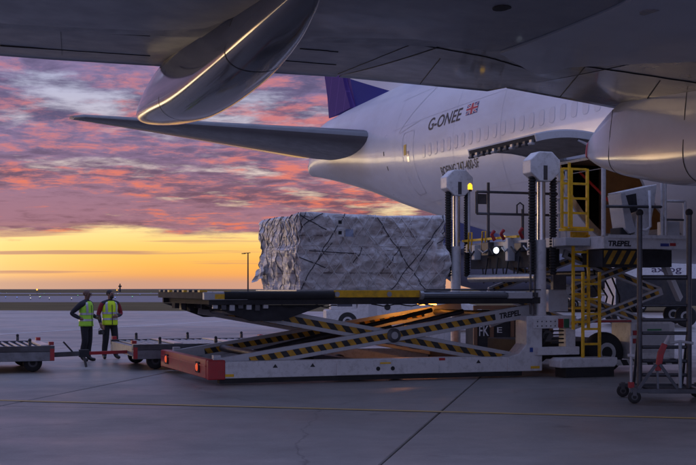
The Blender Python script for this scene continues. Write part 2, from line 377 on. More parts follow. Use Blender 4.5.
#       A    w     zc    zt    zb
FU = [(-15.5,.25,4.6,4.9,4.3),(-14.5,1.3,4.8,6.0,3.4),(-12.5,2.3,5.2,7.6,2.6),(-9,3.05,5.5,9.3,2.42),(-5,3.25,5.6,9.25,2.34),(10,3.25,5.6,9.25,2.34),(22,3.25,5.6,9.25,2.34),(25,3.25,5.6,9.25,2.36),
      (28,3.24,5.68,9.25,2.55),(31,3.16,5.8,9.25,2.93),(34.5,2.98,6.0,9.25,3.5),(37.5,2.66,6.3,9.25,4.04),(40.4,2.28,6.55,9.25,4.57),(45.2,1.62,7.05,9.22,5.53),(49.3,1.0,7.45,9.15,6.25),(52.3,.55,7.5,8.85,6.72),(53.3,.32,7.2,7.65,6.85)]
def sect(A): return [smooth_interp(FU, A, k) for k in (1,2,3,4)]
def fpt(A, ph, off=0.0):
    w_, zc, zt, zb = sect(A); c, s = math.cos(ph), math.sin(ph); h = (zt-zc) if s > 0 else (zc-zb)
    n = Vector((c/w_, s/h)).normalized(); return (A, w_*c+n.x*off, zc+h*s+n.y*off)
def fside(A, z, off=0.0):                            # starboard skin at height z
    w_, zc, zt, zb = sect(A); h = (zt-zc) if z > zc else (zc-zb); s = max(-.999, min(.999, (z-zc)/h)); return fpt(A, math.asin(s), off)
DA0, DA1 = 22.7, 26.0; PH0, PH1 = R(-54.6), R(-15.16)
phs = sorted(set([round(R(p), 6) for p in range(-90, 271, 5) if p not in (-55, -15)]+[round(PH0, 6), round(PH1, 6)]))
As = sorted(set([-15.5,-15,-14.5,-13.5,-12.5,-11,-9,-7,-5,0,5,10,15,18,20,DA0,DA1,53.3]+[22+i*.9 for i in range(35) if abs(22+i*.9-DA0) > .3 and abs(22+i*.9-DA1) > .3 and 22+i*.9 < 53.2]))
mb = MB(); n = len(phs)
mb.v = [fpt(a_, p) for a_ in As for p in phs]
for i in range(len(As)-1):
    for k in range(n-1):
        if DA0-.01 <= As[i] < DA1-.01 and PH0-.001 <= phs[k] < PH1-.001: continue
        mb.f.append((i*n+k, i*n+k+1, (i+1)*n+k+1, (i+1)*n+k))
fus = obj('fuselage', mb, M_SKIN, air, smooth=True)
b = bmesh.new(); b.from_mesh(fus.data); bmesh.ops.remove_doubles(b, verts=b.verts, dist=.001); bmesh.ops.recalc_face_normals(b, faces=b.faces)
for f in b.faces: f.smooth = True
b.to_mesh(fus.data); b.free()
# tail cone exhaust
obj('exhaust', MB().lathe((53.2,0,7.25), (1,0,-.02), [(0,.34),(.12,.33),(.14,.26),(-.3,.24)]), mat('exhaust_metal', (.35,.31,.27), .35, .9, var=.2), air, smooth=True)
# hold behind the open door
M_LINER = mat('hold_liner', (.30,.20,.13), .55, var=.2, vscale=2, dirt=(.12,.09,.07))
hd = MB(); H = [(20.9,2.96),(27.6,2.96)]
hd.box(21.9,26.5,-1.6,1.62,2.84,2.93); hd.box(21.9,26.5,-1.6,-1.5,2.94,4.9); hd.box(21.9,22.0,-1.49,1.62,2.94,4.9); hd.box(26.4,26.5,-1.49,1.6,2.94,4.9); hd.box(21.9,26.5,-1.49,2.95,4.78,4.88)
hold = obj('cargo_hold', hd, M_LINER, air)
rl = MB()
for k in range(6): rl.cyl((22.9+k*.5,-1.4,2.96),(22.9+k*.5,1.6,2.96),.03,8)
obj('floor_rollers', rl, M_GALV, hold)
for a_ in (23.6, 24.6, 25.4): obj('liner_rib', MB().box(a_,a_+.06,-1.48,-1.4,2.95,4.7), M_GALV, hold)
st_ = MB(); st_.tube([(25.9,2.5,4.55),(25.2,2.1,3.8),(24.9,2.0,3.05)], .03, 6); obj('red_strap', st_, mat('red_webbing', (.55,.03,.02), .7), hold)
M_WARM = mat('warm_lamp', (1,.6,.25), .5, emit=(1,.55,.18), estr=5)
for k in range(5):
    a_ = 22.9+k*.28; obj('ceiling_lamp', MB().sphere((a_,1.7+.06*math.sin(k*2.3),4.70), .035, 8, 6), M_WARM, hold)
hl_ = bpy.data.lights.new('hold_light', 'POINT'); hl_.energy = 9; hl_.color = (1,.62,.34); hl_.shadow_soft_size = .15
ho_ = bpy.data.objects.new('hold_light', hl_); COL.objects.link(ho_); ho_.parent = air; ho_.location = (23.5,1.2,4.55)
# opening frame
fm = MB(); N_ = 14
for side in (DA0, DA1):
    rr = []
    for k in range(N_+1):
        ph = PH0+(PH1-PH0)*k/N_; p0 = fpt(side, ph, .004); p1 = fpt(side, ph, -.14); s_ = .05 if side == DA0 else -.05
        rr.append([(side-s_*.4, p0[1], p0[2]), (side+s_, p0[1], p0[2]), (side+s_, p1[1], p1[2]), (side-s_*.4, p1[1], p1[2])])
    fm.loft(rr)
for ph in (PH0, PH1):
    p0 = fpt(DA0, ph, .004); p1 = fpt(DA0, ph, -.14); q0 = fpt(DA0, ph+(.02 if ph == PH0 else -.02), .004); q1 = fpt(DA0, ph+(.02 if ph == PH0 else -.02), -.14)
    fm.loft([[(a_, *p0[1:]), (a_, *q0[1:]), (a_, *q1[1:]), (a_, *p1[1:])] for a_ in (DA0, DA1)])
obj('door_frame', fm, M_GALV, air)
# cargo door swung up
hq, hz = 3.16, 4.80
def dpt(ph, off):
    p = fpt(24, ph, off); r = Vector((p[1]-hq, p[2]-hz)); a_ = R(129); return (hq+r.x*math.cos(a_)-r.y*math.sin(a_), hz+r.x*math.sin(a_)+r.y*math.cos(a_))
PHS = [PH1-.012+(PH0-PH1+.012)*k/14 for k in range(15)]
D0, D1 = DA0+.05, DA1-.03
dm = MB(); rr = []
for ph in PHS:
    o_ = dpt(ph, 0); i_ = dpt(ph, -.03); rr.append([(D0,*o_),(D1,*o_),(D1,*i_),(D0,*i_)])
dm.loft(rr); door = obj('cargo_door', dm, M_SKIN, air, auto=40)
di = MB(); rr = []
for ph in PHS[1:-1]:
    o_ = dpt(ph, -.033); i_ = dpt(ph, -.15); rr.append([(D0+.08,*o_),(D1-.06,*o_),(D1-.06,*i_),(D0+.08,*i_)])
di.loft(rr); M_DOORIN = mat('door_lining', (.21,.185,.165), .55, var=.25, vscale=3, dirt=(.07,.06,.055), dscale=2.5); obj('door_lining', di, M_DOORIN, door, auto=40)
for a_ in (D0, D1-.05):
    m_ = MB(); rr = []
    for ph in PHS:
        o_ = dpt(ph, -.031); i_ = dpt(ph, -.17); rr.append([(a_,*o_),(a_+.05,*o_),(a_+.05,*i_),(a_,*i_)])
    m_.loft(rr); obj('edge_frame', m_, M_GREYW, door, auto=40)
e0, e1 = dpt(PHS[-1], -.03), dpt(PHS[-1], -.17)
m_ = MB().hexa([(D0+.05,*e0),(D1-.05,*e0),(D1-.05,*dpt(PHS[-2],-.03)),(D0+.05,*dpt(PHS[-2],-.03)),(D0+.05,*e1),(D1-.05,*e1),(D1-.05,*dpt(PHS[-2],-.17)),(D0+.05,*dpt(PHS[-2],-.17))])
obj('sill_beam', m_, M_DARKP, door)
for k in range(11):
    a_ = D0+.18+k*(D1-D0-.36)/10; m_ = MB(); z0 = min(e0[1], e1[1])
    m_.box(a_-.05,a_+.05,e1[0]-.02,e1[0]+.06,e1[1]-.05,e1[1]+.05); m_.cyl((a_-.08,e1[0]+.05,e1[1]-.03),(a_+.08,e1[0]+.05,e1[1]-.03),.03,8)
    obj('latch', m_, M_STEEL if k % 3 else M_GALV, door)
for a_ in (23.2, 24.3, 25.5):
    obj('hinge', MB().box(a_-.1,a_+.1,hq-.03,hq+.05,hz-.05,hz+.05), M_GALV, door)
for s_ in (D0+.12,):
    p = dpt(PHS[7], -.18); obj('door_strut', MB().cyl((s_,*p),(s_,2.95,4.35),.035,10), M_CHROME, door)
# plugged windows: rim + plug
def rrect(wd, ht, r, n=5):
    P = []
    for cx_, cz_, a0_ in ((wd/2-r,ht/2-r,0),(-wd/2+r,ht/2-r,90),(-wd/2+r,-ht/2+r,180),(wd/2-r,-ht/2+r,270)):
        for k in range(n): t = R(a0_+90*k/(n-1)); P.append((cx_+r*math.cos(t), cz_+r*math.sin(t)))
    return P
M_PLUG = mat('window_plug', (.62,.62,.66), .3, coat=.2); M_RIM = mat('window_rim', (.56,.57,.63), .5)
for k in range(30):
    A_ = 19.8+k*.508
    if 34.4 < A_: continue
    P0 = rrect(.27,.385,.10); P1 = rrect(.245,.36,.09); m_ = MB()
    m_.loft([[fside(A_+x, 5.88+z, .003) for x, z in P0], [fside(A_+x, 5.88+z, .005) for x, z in P1]], caps=False); o = obj('window', m_, M_RIM, air)
    m_ = MB().loft([[fside(A_+x, 5.88+z, .0045) for x, z in P1], [fside(A_+x*.5, 5.88+z*.5, .0045) for x, z in P1]], caps=False); m_.add([fside(A_+x*.5, 5.88+z*.5, .0045) for x, z in P1], [tuple(range(len(P1)))])
    obj('plug', m_, M_PLUG, o)
# rear passenger door outline and handle placard
def outline(name, A0, A1, z0, z1, wd, r, m, par):
    P0 = rrect(A1-A0, z1-z0, r); P1 = rrect(A1-A0-2*wd, z1-z0-2*wd, r*.9); ca, cz_ = (A0+A1)/2, (z0+z1)/2
    def dens(P):
        Q = []
        for i in range(len(P)):
            a_, b_ = P[i], P[(i+1) % len(P)]
            for t in (0, .2, .4, .6, .8): Q.append((a_[0]+(b_[0]-a_[0])*t, a_[1]+(b_[1]-a_[1])*t))
        return Q
    return obj(name, MB().loft([[fside(ca+x, cz_+z, .004) for x, z in dens(P0)], [fside(ca+x, cz_+z, .0055) for x, z in dens(P1)]], caps=False), m, par)
pdoor = outline('passenger_door', 35.0, 36.15, 4.7, 6.68, .03, .16, M_RIM, air)
def decal(name, A0, A1, z0, z1, m, par, off=.006):
    return obj(name, MB().grid(lambda a_, z: fside(a_, z, off), [A0+(A1-A0)*k/4 for k in range(5)], [z0+(z1-z0)*k/4 for k in range(5)]), m, par)
decal('door_window', 35.45, 35.68, 5.72, 6.05, mat('door_glass', (.35,.32,.36), .08, coat=.5), pdoor)
decal('placard', 35.72, 36.0, 5.95, 6.28, mat('placard_yellow', (.62,.38,.05), .5), pdoor, .008)
for (a0_, z0_, a1_, z1_) in ((34.6,6.9,36.6,6.72),(34.0,8.0,36.7,6.75)):
    obj('skin_seam', MB().loft([[fside(a0_+(a1_-a0_)*t/8, z0_+(z1_-z0_)*t/8-.02, .004), fside(a0_+(a1_-a0_)*t/8, z0_+(z1_-z0_)*t/8+.02, .004)] for t in range(9)], closed=False), M_RIM, air)
for A_ in (28.6, 31.7, 37.1, 38.9):                  # circumferential skin laps
    obj('skin_lap', MB().loft([[fpt(A_-.006, R(p), .003), fpt(A_+.006, R(p), .003)] for p in range(-85, 86, 5)], closed=False), M_RIM, air)
for z_ in (4.45, 6.9, 7.9):
    obj('skin_lap', MB().loft([[fside(a_, z_-.006, .003), fside(a_, z_+.006, .003)] for a_ in [19+k for k in range(3)]+[26.2+k*.8 for k in range(15)]], closed=False), M_RIM, air)
# writing
M_INK = mat('lettering_black', (.02,.02,.025), .5)
lettering('registration_lettering', 'G-ONEE', lambda x, y: fside(33.75-x, 6.45+y, .006), 2.5, .36, M_INK, air, .18, .012)
lettering('model_lettering', 'BOEING 747-400-SF', lambda x, y: fside(32.85-x, 5.04+y, .006), 2.8, .25, M_INK, air, .0, .008)
flag = decal('flag', 30.95, 30.2, 6.53, 6.83, mat('flag_blue', (.03,.04,.22), .5), air, .006)
M_FW, M_FR = mat('flag_white', (.7,.7,.72), .5), mat('flag_red', (.5,.03,.05), .5)
def flb(x0, z0, x1, z1, wd, off):
    d = Vector((x1-x0, z1-z0)); p = Vector((-d.y, d.x)).normalized()*wd/2
    return MB().loft([[fside(30.95-max(0,min(1,x0+d.x*t+p.x*s_))*.75, 6.53+max(0,min(1,z0+d.y*t+p.y*s_))*.30, off) for s_ in (-1,1)] for t in (0,.33,.66,1)], closed=False)
for c in ((0,0,1,1),(0,1,1,0)):
    obj('saltire_stripe', flb(*c,.2,.008), M_FW, flag); obj('saltire_stripe', flb(*c,.08,.0095), M_FR, flag)
for c in ((0,.5,1,.5),(.5,0,.5,1)):
    obj('cross_stripe', flb(*c,.34,.011), M_FW, flag); obj('cross_stripe', flb(*c,.2,.0125), M_FR, flag)
for k, (a_, z_) in enumerate(((38.4,6.2),(38.2,5.7))):
    decal('drain_port', a_, a_+.09, z_, z_+.14, M_SEAM, air)

# fin
M_FIN = mat('fin_livery', (.07,.035,.24), .75, spec=.1, coat=.0, var=.15, vscale=.6)
t = M_FIN.node_tree; b_ = t.nodes['Principled BSDF']; tc2 = t.nodes.new('ShaderNodeTexCoord')
def fmath(op, a_, b__):
    n_ = t.nodes.new('ShaderNodeMath'); n_.operation = op
    for s_, v_ in ((n_.inputs[0], a_), (n_.inputs[1], b__)):
        if isinstance(v_, (int, float)): s_.default_value = v_
        else: t.links.new(v_, s_)
    return n_.outputs[0]
fx = t.nodes.new('ShaderNodeSeparateXYZ'); t.links.new(tc2.outputs['Object'], fx.inputs[0])
f1 = fmath('ADD', fmath('SUBTRACT', fx.outputs[2], fmath('MULTIPLY', fx.outputs[0], .25)), 1.6)
isw = fmath('MULTIPLY', fmath('GREATER_THAN', f1, 0.0), fmath('LESS_THAN', f1, 1.3))
isp = fmath('GREATER_THAN', fmath('SUBTRACT', fx.outputs[0], fmath('MULTIPLY', fx.outputs[2], .42)), 44.0)
bnd = fmath('GREATER_THAN', fmath('FRACT', fmath('MULTIPLY', fmath('ADD', fx.outputs[0], fmath('MULTIPLY', fx.outputs[2], .5)), .8), 0.0), .93)
def fmix(f_, a_, b__):
    n_ = t.nodes.new('ShaderNodeMix'); n_.data_type = 'RGBA'; t.links.new(f_, n_.inputs[0])
    for s_, v_ in ((n_.inputs[6], a_), (n_.inputs[7], b__)):
        if isinstance(v_, tuple): s_.default_value = (*v_, 1)
        else: t.links.new(v_, s_)
    return n_.outputs[2]
purple = fmix(bnd, (.085,.045,.21), (.13,.075,.27))
c_ = fmix(isp, (.022,.032,.24), purple)
c_ = fmix(fmath('MULTIPLY', isw, fmath('SUBTRACT', 1.0, isp)), c_, (.68,.69,.75))
t.links.new(c_, b_.inputs['Base Color'])
def foil(P_le, P_te, thick, normal, n=10):           # closed airfoil ring
    le, te, nv = Vector(P_le), Vector(P_te), Vector(normal); up, dn = [], []
    for k in range(n+1):
        c = (1-math.cos(math.pi*k/n))/2; th = thick*(2.969*math.sqrt(max(c, 0))-1.26*c-3.516*c*c+2.843*c**3-1.015*c**4)
        up.append(le+(te-le)*c+nv*th*.5); dn.append(le+(te-le)*c-nv*th*.5)
    return up+dn[::-1][1:-1] if False else up+dn[::-1]
rings = []
for z_, le, te in ((8.6,39.0,50.9),(9.3,41.0,51.3),(10.2,43.0,51.5),(12,45.0,52.2),(19.6,52.2,55.4)):
    hr = le+(te-le)*.68; rings.append(foil((le,0,z_),(hr,0,z_),.13*(te-le)*.55,(0,1,0)))
fin = obj('fin', MB().loft(rings), M_FIN, air, smooth=False, auto=40)
rings = []
for z_, le, te in ((9.25,41.0,51.3),(10.2,43.0,51.5),(12,45.0,52.2),(19.4,52.1,55.35)):
    hr = le+(te-le)*.685; hw = .02*(te-le); rings.append([(hr,hw,z_),(te,.02,z_),(te,-.02,z_),(hr,-hw,z_)])
obj('rudder', MB().loft(rings), M_FIN, fin)
# horizontal stabiliser (starboard), and its mirror twin
M_STAB = mat('stabiliser_grey', (.105,.10,.11), .42, var=.12, vscale=1.5, coat=.05, rvar=.08)
M_ELEV_LIT = mat('elevator_lit_skin', (.42,.41,.41), .22, .3, coat=.6)  # paler than the stabiliser: sunset light on the elevator put into its colour
ST = [(.5,39.4,50.6,7.02,7.30,.95),(1.9,40.6,50.8,7.1,7.42,.88),(6.2,45.2,51.8,7.85,8.15,.55),(10.7,50.0,52.9,8.62,8.92,.26),(11.05,50.9,53.0,8.70,8.96,.16)]
def stab(sgn):
    rings = []; er = []; tr = []
    for q, le, te, zl, zt_, th in ST:
        h = .73; pl = Vector((le, sgn*q, zl)); pt = Vector((te, sgn*q, zt_)); ph = pl+(pt-pl)*h
        full = foil(pl, pt, th, (0,0,1), 14)
        m = len(full)//2; up, dn = full[:m], full[m:][::-1]
        cut = [k for k in range(m) if (up[k].x-le)/(te-le) <= h]
        kk = cut[-1]+1; rings.append(up[:kk]+dn[:kk][::-1])
        g_ = .012; er.append([up[kk-1]+Vector((g_+.06,0,-.02)), *[u-Vector((0,0,.012)) for u in up[kk:-1]], pt+Vector((0,0,.05)), pt+Vector((0,0,.02)), *[u+Vector((0,0,.012)) for u in dn[kk:-1][::-1]], dn[kk-1]+Vector((g_+.06,0,.02))])
    s_ = obj('horizontal_stabilizer', MB().loft(rings), M_STAB, air, auto=35)
    obj('elevator', MB().loft(er[1:-1]), M_ELEV_LIT, s_, auto=35)
    return s_
stab(1); stab(-1)
rg = []
for q in (1.0, 1.6, 2.25):
    pass
# ------------------------------------------------------------------ wing
TEP = [aq(760,134,19.7), aq(632,112,19.7), aq(506,88.5,19.75), aq(500,92.5,20.4), aq(338,77.5,21.5), aq(0,57,24.3)]
p0, p1, p2, p3, p4, p5 = TEP
WT = sorted([(0.0, 19.7, p0[2]-.10*p0[1])]+[(p[1], p[0], p[2]) for p in (p0, p1, p2)]+[(p2[1]+.02, p3[0], p3[2])]+[(p[1], p[0], p[2]) for p in (p4, p5)]+[(24.0, 27.9, p5[2]+.9), (32.0, 32.0, p5[2]+2.1)])
def wte(q): return interp(WT, q, 1), interp(WT, q, 2)
def wle(q): return 4.4+(q-4)*.87
def wlow(A, q):
    te, zt_ = wte(q); le = wle(q); ch = te-le; c = (A-le)/ch; c = max(0, min(1, c))
    return zt_+.012*ch*(1-c)-.052*ch*(math.sqrt(max(c, 0))*(1-c)*1.9)
def wup(A, q):
    te, zt_ = wte(q); le = wle(q); ch = te-le; c = max(0, min(1, (A-le)/ch)); return zt_+.03+.012*ch*(1-c)+.075*ch*(math.sqrt(max(c, 0))*(1-c)*2.0)
SPLIT = .60
KQ = p2[1]+.01
qs = [0,2,3.3,4.5,5.5,6.5,KQ-.005,KQ+.015,9,p4[1],11.5,13,15,17,19.5,22,25,28,32]
def wing_ring(q, c0, c1, nn=12, recess=0.0, nose=False):
    te, _ = wte(q); le = wle(q); ch = te-le; lo, up = [], []
    for k in range(nn+1):
        c = c0+(c1-c0)*(k/nn)**(1.8 if c0 == 0 else 1); A = le+ch*c
        lo.append(Vector((A, q, wlow(A, q)+recess))); up.append(Vector((A, q, wup(A, q)-recess)))
    return lo+up[::-1]
def mirror(mb): 
    m = MB(); m.v = [(x, -y, z) for x, y, z in mb.v]; m.f = [f[::-1] for f in mb.f]; return m
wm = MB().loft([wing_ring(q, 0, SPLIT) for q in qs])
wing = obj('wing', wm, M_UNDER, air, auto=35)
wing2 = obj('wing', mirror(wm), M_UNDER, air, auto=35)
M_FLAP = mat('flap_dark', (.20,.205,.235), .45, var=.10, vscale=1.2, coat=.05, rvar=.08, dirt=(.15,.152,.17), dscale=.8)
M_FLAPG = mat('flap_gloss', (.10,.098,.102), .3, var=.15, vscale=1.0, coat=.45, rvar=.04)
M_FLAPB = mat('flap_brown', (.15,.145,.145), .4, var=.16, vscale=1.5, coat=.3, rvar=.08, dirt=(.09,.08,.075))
fl_spans = [(3.32, KQ-.02, M_FLAPG), (KQ+.03, p4[1]-.02, M_FLAPB), (p4[1]+.03, 19.5, M_FLAP), (19.55, 29.5, M_FLAP)]
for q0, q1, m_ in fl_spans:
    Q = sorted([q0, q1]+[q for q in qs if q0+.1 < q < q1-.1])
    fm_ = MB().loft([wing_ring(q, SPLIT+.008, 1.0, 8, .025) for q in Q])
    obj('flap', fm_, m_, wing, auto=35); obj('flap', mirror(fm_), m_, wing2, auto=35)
# lower-skin panels laid on the wing: outline (A,q) found where the sight line through a pixel meets the lower skin
def hit(px, py, off=0.0):
    lo_, hi_ = 6.0, 40.0; d = Vector(((px-CX)/F, 1, -(py-HY)/F)); prev = None
    for k in range(700):
        y = 8+k*.03; p = Vector((0,0,CH))+d*y; A, q, z = to_air(p)
        if z > wlow(A, q)-off: return A, q
    return A, q
def panel(name, poly, off, th, m, par):
    bm = bmesh.new(); vs = [bm.verts.new((A, q, 0)) for A, q in poly]; bm.faces.new(vs)
    for ax, lo_, hi_ in ((0, min(p[0] for p in poly), max(p[0] for p in poly)), (1, min(p[1] for p in poly), max(p[1] for p in poly))):
        x = lo_+.25
        while x < hi_:
            no = (1,0,0) if ax == 0 else (0,1,0); co = (x,0,0) if ax == 0 else (0,x,0)
            bmesh.ops.bisect_plane(bm, geom=bm.verts[:]+bm.edges[:]+bm.faces[:], plane_co=co, plane_no=no); x += .35
    r_ = bmesh.ops.extrude_face_region(bm, geom=bm.faces[:]); top = [v for v in r_['geom'] if isinstance(v, bmesh.types.BMVert)]; ts = set(top)
    for v in bm.verts:
        z = wlow(v.co.x, v.co.y); v.co.z = z-off-(th if v in ts else 0)
    bmesh.ops.recalc_face_normals(bm, faces=bm.faces)
    me = bpy.data.meshes.new(name); bm.to_mesh(me); bm.free(); return obj(name, me, m, par)
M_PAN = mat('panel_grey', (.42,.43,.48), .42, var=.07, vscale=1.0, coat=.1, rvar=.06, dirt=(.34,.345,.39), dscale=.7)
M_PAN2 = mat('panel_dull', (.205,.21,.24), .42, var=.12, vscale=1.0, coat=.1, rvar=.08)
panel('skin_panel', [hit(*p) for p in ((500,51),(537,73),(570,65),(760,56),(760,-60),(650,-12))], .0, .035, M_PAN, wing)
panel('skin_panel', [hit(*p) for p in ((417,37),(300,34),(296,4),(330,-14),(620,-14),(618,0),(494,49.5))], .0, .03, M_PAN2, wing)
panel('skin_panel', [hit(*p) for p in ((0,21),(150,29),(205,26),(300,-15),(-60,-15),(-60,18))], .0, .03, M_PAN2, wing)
for seg in (((0,29),(150,37)),((0,47),(150,57)),((338,75),(412,45.5)),((414,45),(486,58)),((486,58),(534,72)),((575,66),(696,84)),((300,50),(338,53)),((262,60),(336,66)),((150,8),(205,4)),((60,20),(62,56)),((440,60),(420,85)),((585,68),(560,98)),((660,82),(640,110))):
    (x0,y0_),(x1,y1_) = seg; P = [hit(x0+(x1-x0)*k/10, y0_+(y1_-y0_)*k/10) for k in range(11)]
    obj('skin_seam', MB().loft([[(A-.014, q, wlow(A-.014, q)-.006+.02), (A+.014, q, wlow(A+.014, q)-.006+.02), (A+.014, q, wlow(A+.014, q)+.05), (A-.014, q, wlow(A-.014, q)+.05)] for A, q in P]), M_SEAM, wing)
for (px, py) in ((502,5),(650,9)):
    A, q = hit(px, py); mm = MB()
    mm.add([(A+.16*math.cos(k*math.pi/6), q+.11*math.sin(k*math.pi/6), wlow(A, q)-.04) for k in range(12)]+[(A+.16*math.cos(k*math.pi/6), q+.11*math.sin(k*math.pi/6), wlow(A, q)+.02) for k in range(12)], [tuple(range(12))]+[(k,(k+1)%12,(k+1)%12+12,k+12) for k in range(12)])
    obj('access_cover', mm, M_DARKP if px < 600 else M_PAN2, wing)
# flap track fairings
def fairing(name, q, prof, hw, m, cap=None, par=wing, e=2.6, top_=.8):
    rings = []
    for (A, zb, zt_, wf) in prof:
        ring = []
        half = [(top_, 1.0), (top_+(1-top_)*.30, .85), (top_+(1-top_)*.62, .66), (top_+(1-top_)*.87, .48), (1.0, .30)]
        for k in range(1, 13):
            t_ = math.pi/2*k/12; half.append((max(0, math.cos(t_))**(2/e), .30*(1-math.sin(t_)**(2/e))))
        for yy, zf in half: ring.append((A, q+yy*hw*wf, zb+zf*(zt_-zb)))
        for yy, zf in half[-2::-1]: ring.append((A, q-yy*hw*wf, zb+zf*(zt_-zb)))
        rings.append(ring)
    return obj(name, MB().loft(rings), m, par, smooth=True)
def dens(prof, n=5):
    out = []
    for i in range(len(prof)-1):
        for k in range(n): x = prof[i][0]+(prof[i+1][0]-prof[i][0])*k/n; out.append((x,)+tuple(smooth_interp(prof, x, j) for j in (1,2,3)))
    return out+[prof[-1]]
tR = aq(590,152,20.75); qR = tR[1]
PR = dens([(9.3,4.55,5.2,.3),(10.5,4.05,5.3,.75),(12.5,3.68,5.3,1),(15,3.44,5.3,1),(17.4,3.47,5.25,1),(19.0,3.73,5.08,.84),(20.0,3.98,4.78,.56),(20.6,4.20,4.56,.26)])
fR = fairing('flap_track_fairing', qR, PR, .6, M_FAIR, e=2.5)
fairing('fairing_tip', qR, [(20.605,4.20,4.56,.26),(20.72,4.25,4.52,.20),(20.80,4.32,4.46,.10)], .62, mat('tip_red', (.42,.03,.06), .35, coat=.3), par=fR)
hp = []
for x, z in rrect(.55,.48,.12): hp.append((x, z))
def fside_f(A, z): return (A, qR+.62*1.0+.004, z)
tL = aq(148,115,25.0); qL = tL[1]
PL = dens([(14.0,5.48,5.7,.12),(14.8,5.24,5.75,.42),(16.0,4.98,5.8,.72),(17.8,4.76,5.85,.94),(20.4,4.66,5.9,1),(22.4,4.78,5.84,.98),(23.8,4.93,5.74,.82),(24.6,5.05,5.62,.6),(24.95,5.14,5.52,.36),(25.05,5.22,5.42,.12)])
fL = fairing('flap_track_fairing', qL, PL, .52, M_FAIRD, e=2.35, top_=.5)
def pod_seam(par, q, prof, hw, A, e, top_):
    zb, zt_, wf = [smooth_interp(prof, A, j) for j in (1,2,3)]; rings = []
    for da, off in ((-.012,.004),(.012,.004)):
        r_ = []
        for sgn in (1,):
            half = [(top_, 1.0), (top_+(1-top_)*.62, .66), (1.0, .30)]+[(max(0, math.cos(math.pi/2*k/12))**(2/e), .30*(1-math.sin(math.pi/2*k/12)**(2/e))) for k in range(1, 13)]
            r_ += [(A+da, q+yy*hw*wf+off, zb+zf*(zt_-zb)-off) for yy, zf in half]+[(A+da, q-yy*hw*wf-off, zb+zf*(zt_-zb)-off) for yy, zf in half[-2::-1]]
        rings.append(r_)
    obj('pod_seam', MB().loft(rings, closed=False), M_SEAM, par)
for A_ in (17.0, 21.3): pod_seam(fL, qL, PL, .52, A_, 2.35, .5)
for A_ in (19.35, 16.9): pod_seam(fR, qR, PR, .6, A_, 2.5, .8)
# body gear and wing gear stand out of view to the right, under the belly
M_TYRE = mat('aircraft_tyre', (.025,.025,.027), .8)
def gear(A, q, ztop):
    gl = obj('landing_gear', MB().tube([(A,q,ztop),(A,q,.9)], [.2,.15], 14).cyl((A-.75,q,.65),(A+.75,q,.65),.12), M_GALV, air, auto=40)
    for da in (-.72, .72):
        for dq in (-.5, .5):
            obj('tyre', MB().lathe((A+da,q+dq-.22,.62), (0,1,0), [(0,.3),(.0,.5),(.06,.6),(.22,.625),(.38,.6),(.44,.5),(.44,.3)], 24), M_TYRE, gl, smooth=True)
gear(14.0,5.5,4.2); gear(14.0,-5.5,4.2); gear(18.2,1.9,3.0); gear(18.2,-1.9,3.0); gear(-9.5,0,2.8)

# ------------------------------------------------------------------ cargo loader. Local frame: x = towards the aircraft, y = away from camera, z = up
LD = thing('cargo_loader', 'white scissor-lift cargo loader with hazard-striped arms and red rear bumper', 'loader', (-2.43,22.6,0), R(20))
LV = 4.25
for v0, v1 in ((0,.24),(LV-.24,LV)):
    rail = obj('chassis_rail', MB().prism([(.02,.12),(6.36,.12),(6.36,.40),(4.75,.43),(.25,.43),(.02,.36)], v0, v1), M_WHITE, LD, bevel=.012)
    obj('skirt', MB().box(.1,6.3,v0+.03,v1-.03,.03,.118), M_BLACK, rail)
    if v0 == 0:
        cover = obj('side_cover', MB().prism([(2.35,.13),(4.45,.13),(4.45,.30),(4.15,.34),(3.9,.40),(2.9,.42),(2.42,.42),(2.35,.36)], -.05, -.003), M_WHITE, rail, bevel=.01)
        for u in (3.18,3.48): obj('lifting_hole', MB().cyl((u,-.053,.24),(u,-.02,.24),.042,14), M_BLACK, cover)
        obj('yellow_label', MB().box(3.22,3.44,-.054,-.049,.33,.36), M_YEL, cover)
        obj('yellow_label', MB().box(.13,.36,-.006,.01,.15,.20), M_YEL, rail)
        for u in (1.15,1.88,4.72+.6,4.75+1.5):
            obj('jack_mark', MB().prism([(u-.05,.30),(u+.05,.30),(u,.37)], -.004, .01), M_INK, rail)
        obj('red_label', MB().box(4.47,4.60,-.004,.01,.37,.42), M_RED, rail)
for u in (.5, 3.2, 6.0): obj('cross_member', MB().box(u,u+.16,.25,LV-.25,.16,.34), M_STEEL, LD)
bump = obj('rear_bumper', MB().prism([(-.14,.12),(-.02,.10),(.0,.10),(.0,.47),(-.14,.47)], .12, LV-.12), M_RED, LD, bevel=.015)
obj('bumper_lip', MB().box(-.16,.02,.1,LV-.1,.345,.36), mat('red_lip', (.5,.06,.05), .35, dirt=(.2,.05,.04)), bump)
for v0, v1 in ((-.015,.118),(LV-.118,LV+.015)):
    obj('corner_plate', MB().box(-.13,.20,v0,v1,.1,.46), M_RED, bump, bevel=.02)
M_LAMPR = mat('tail_lamp', (.8,.1,.03), .3, emit=(1,.13,.04), estr=.55)
for v in (.72, 3.55):
    h = obj('lamp_housing', MB().box(-.165,-.143,v-.13,v+.13,.20,.40), M_BLACK, bump)
    obj('lens', MB().sphere((-.17,v-.02,.30), .055, 12, 8, (.5,1,1.35)), M_LAMPR, h, smooth=True)
for v in (.4, 3.9): obj('bumper_bracket', MB().box(.06,.2,v-.07,v+.07,.46,.53), M_GREYW, bump)
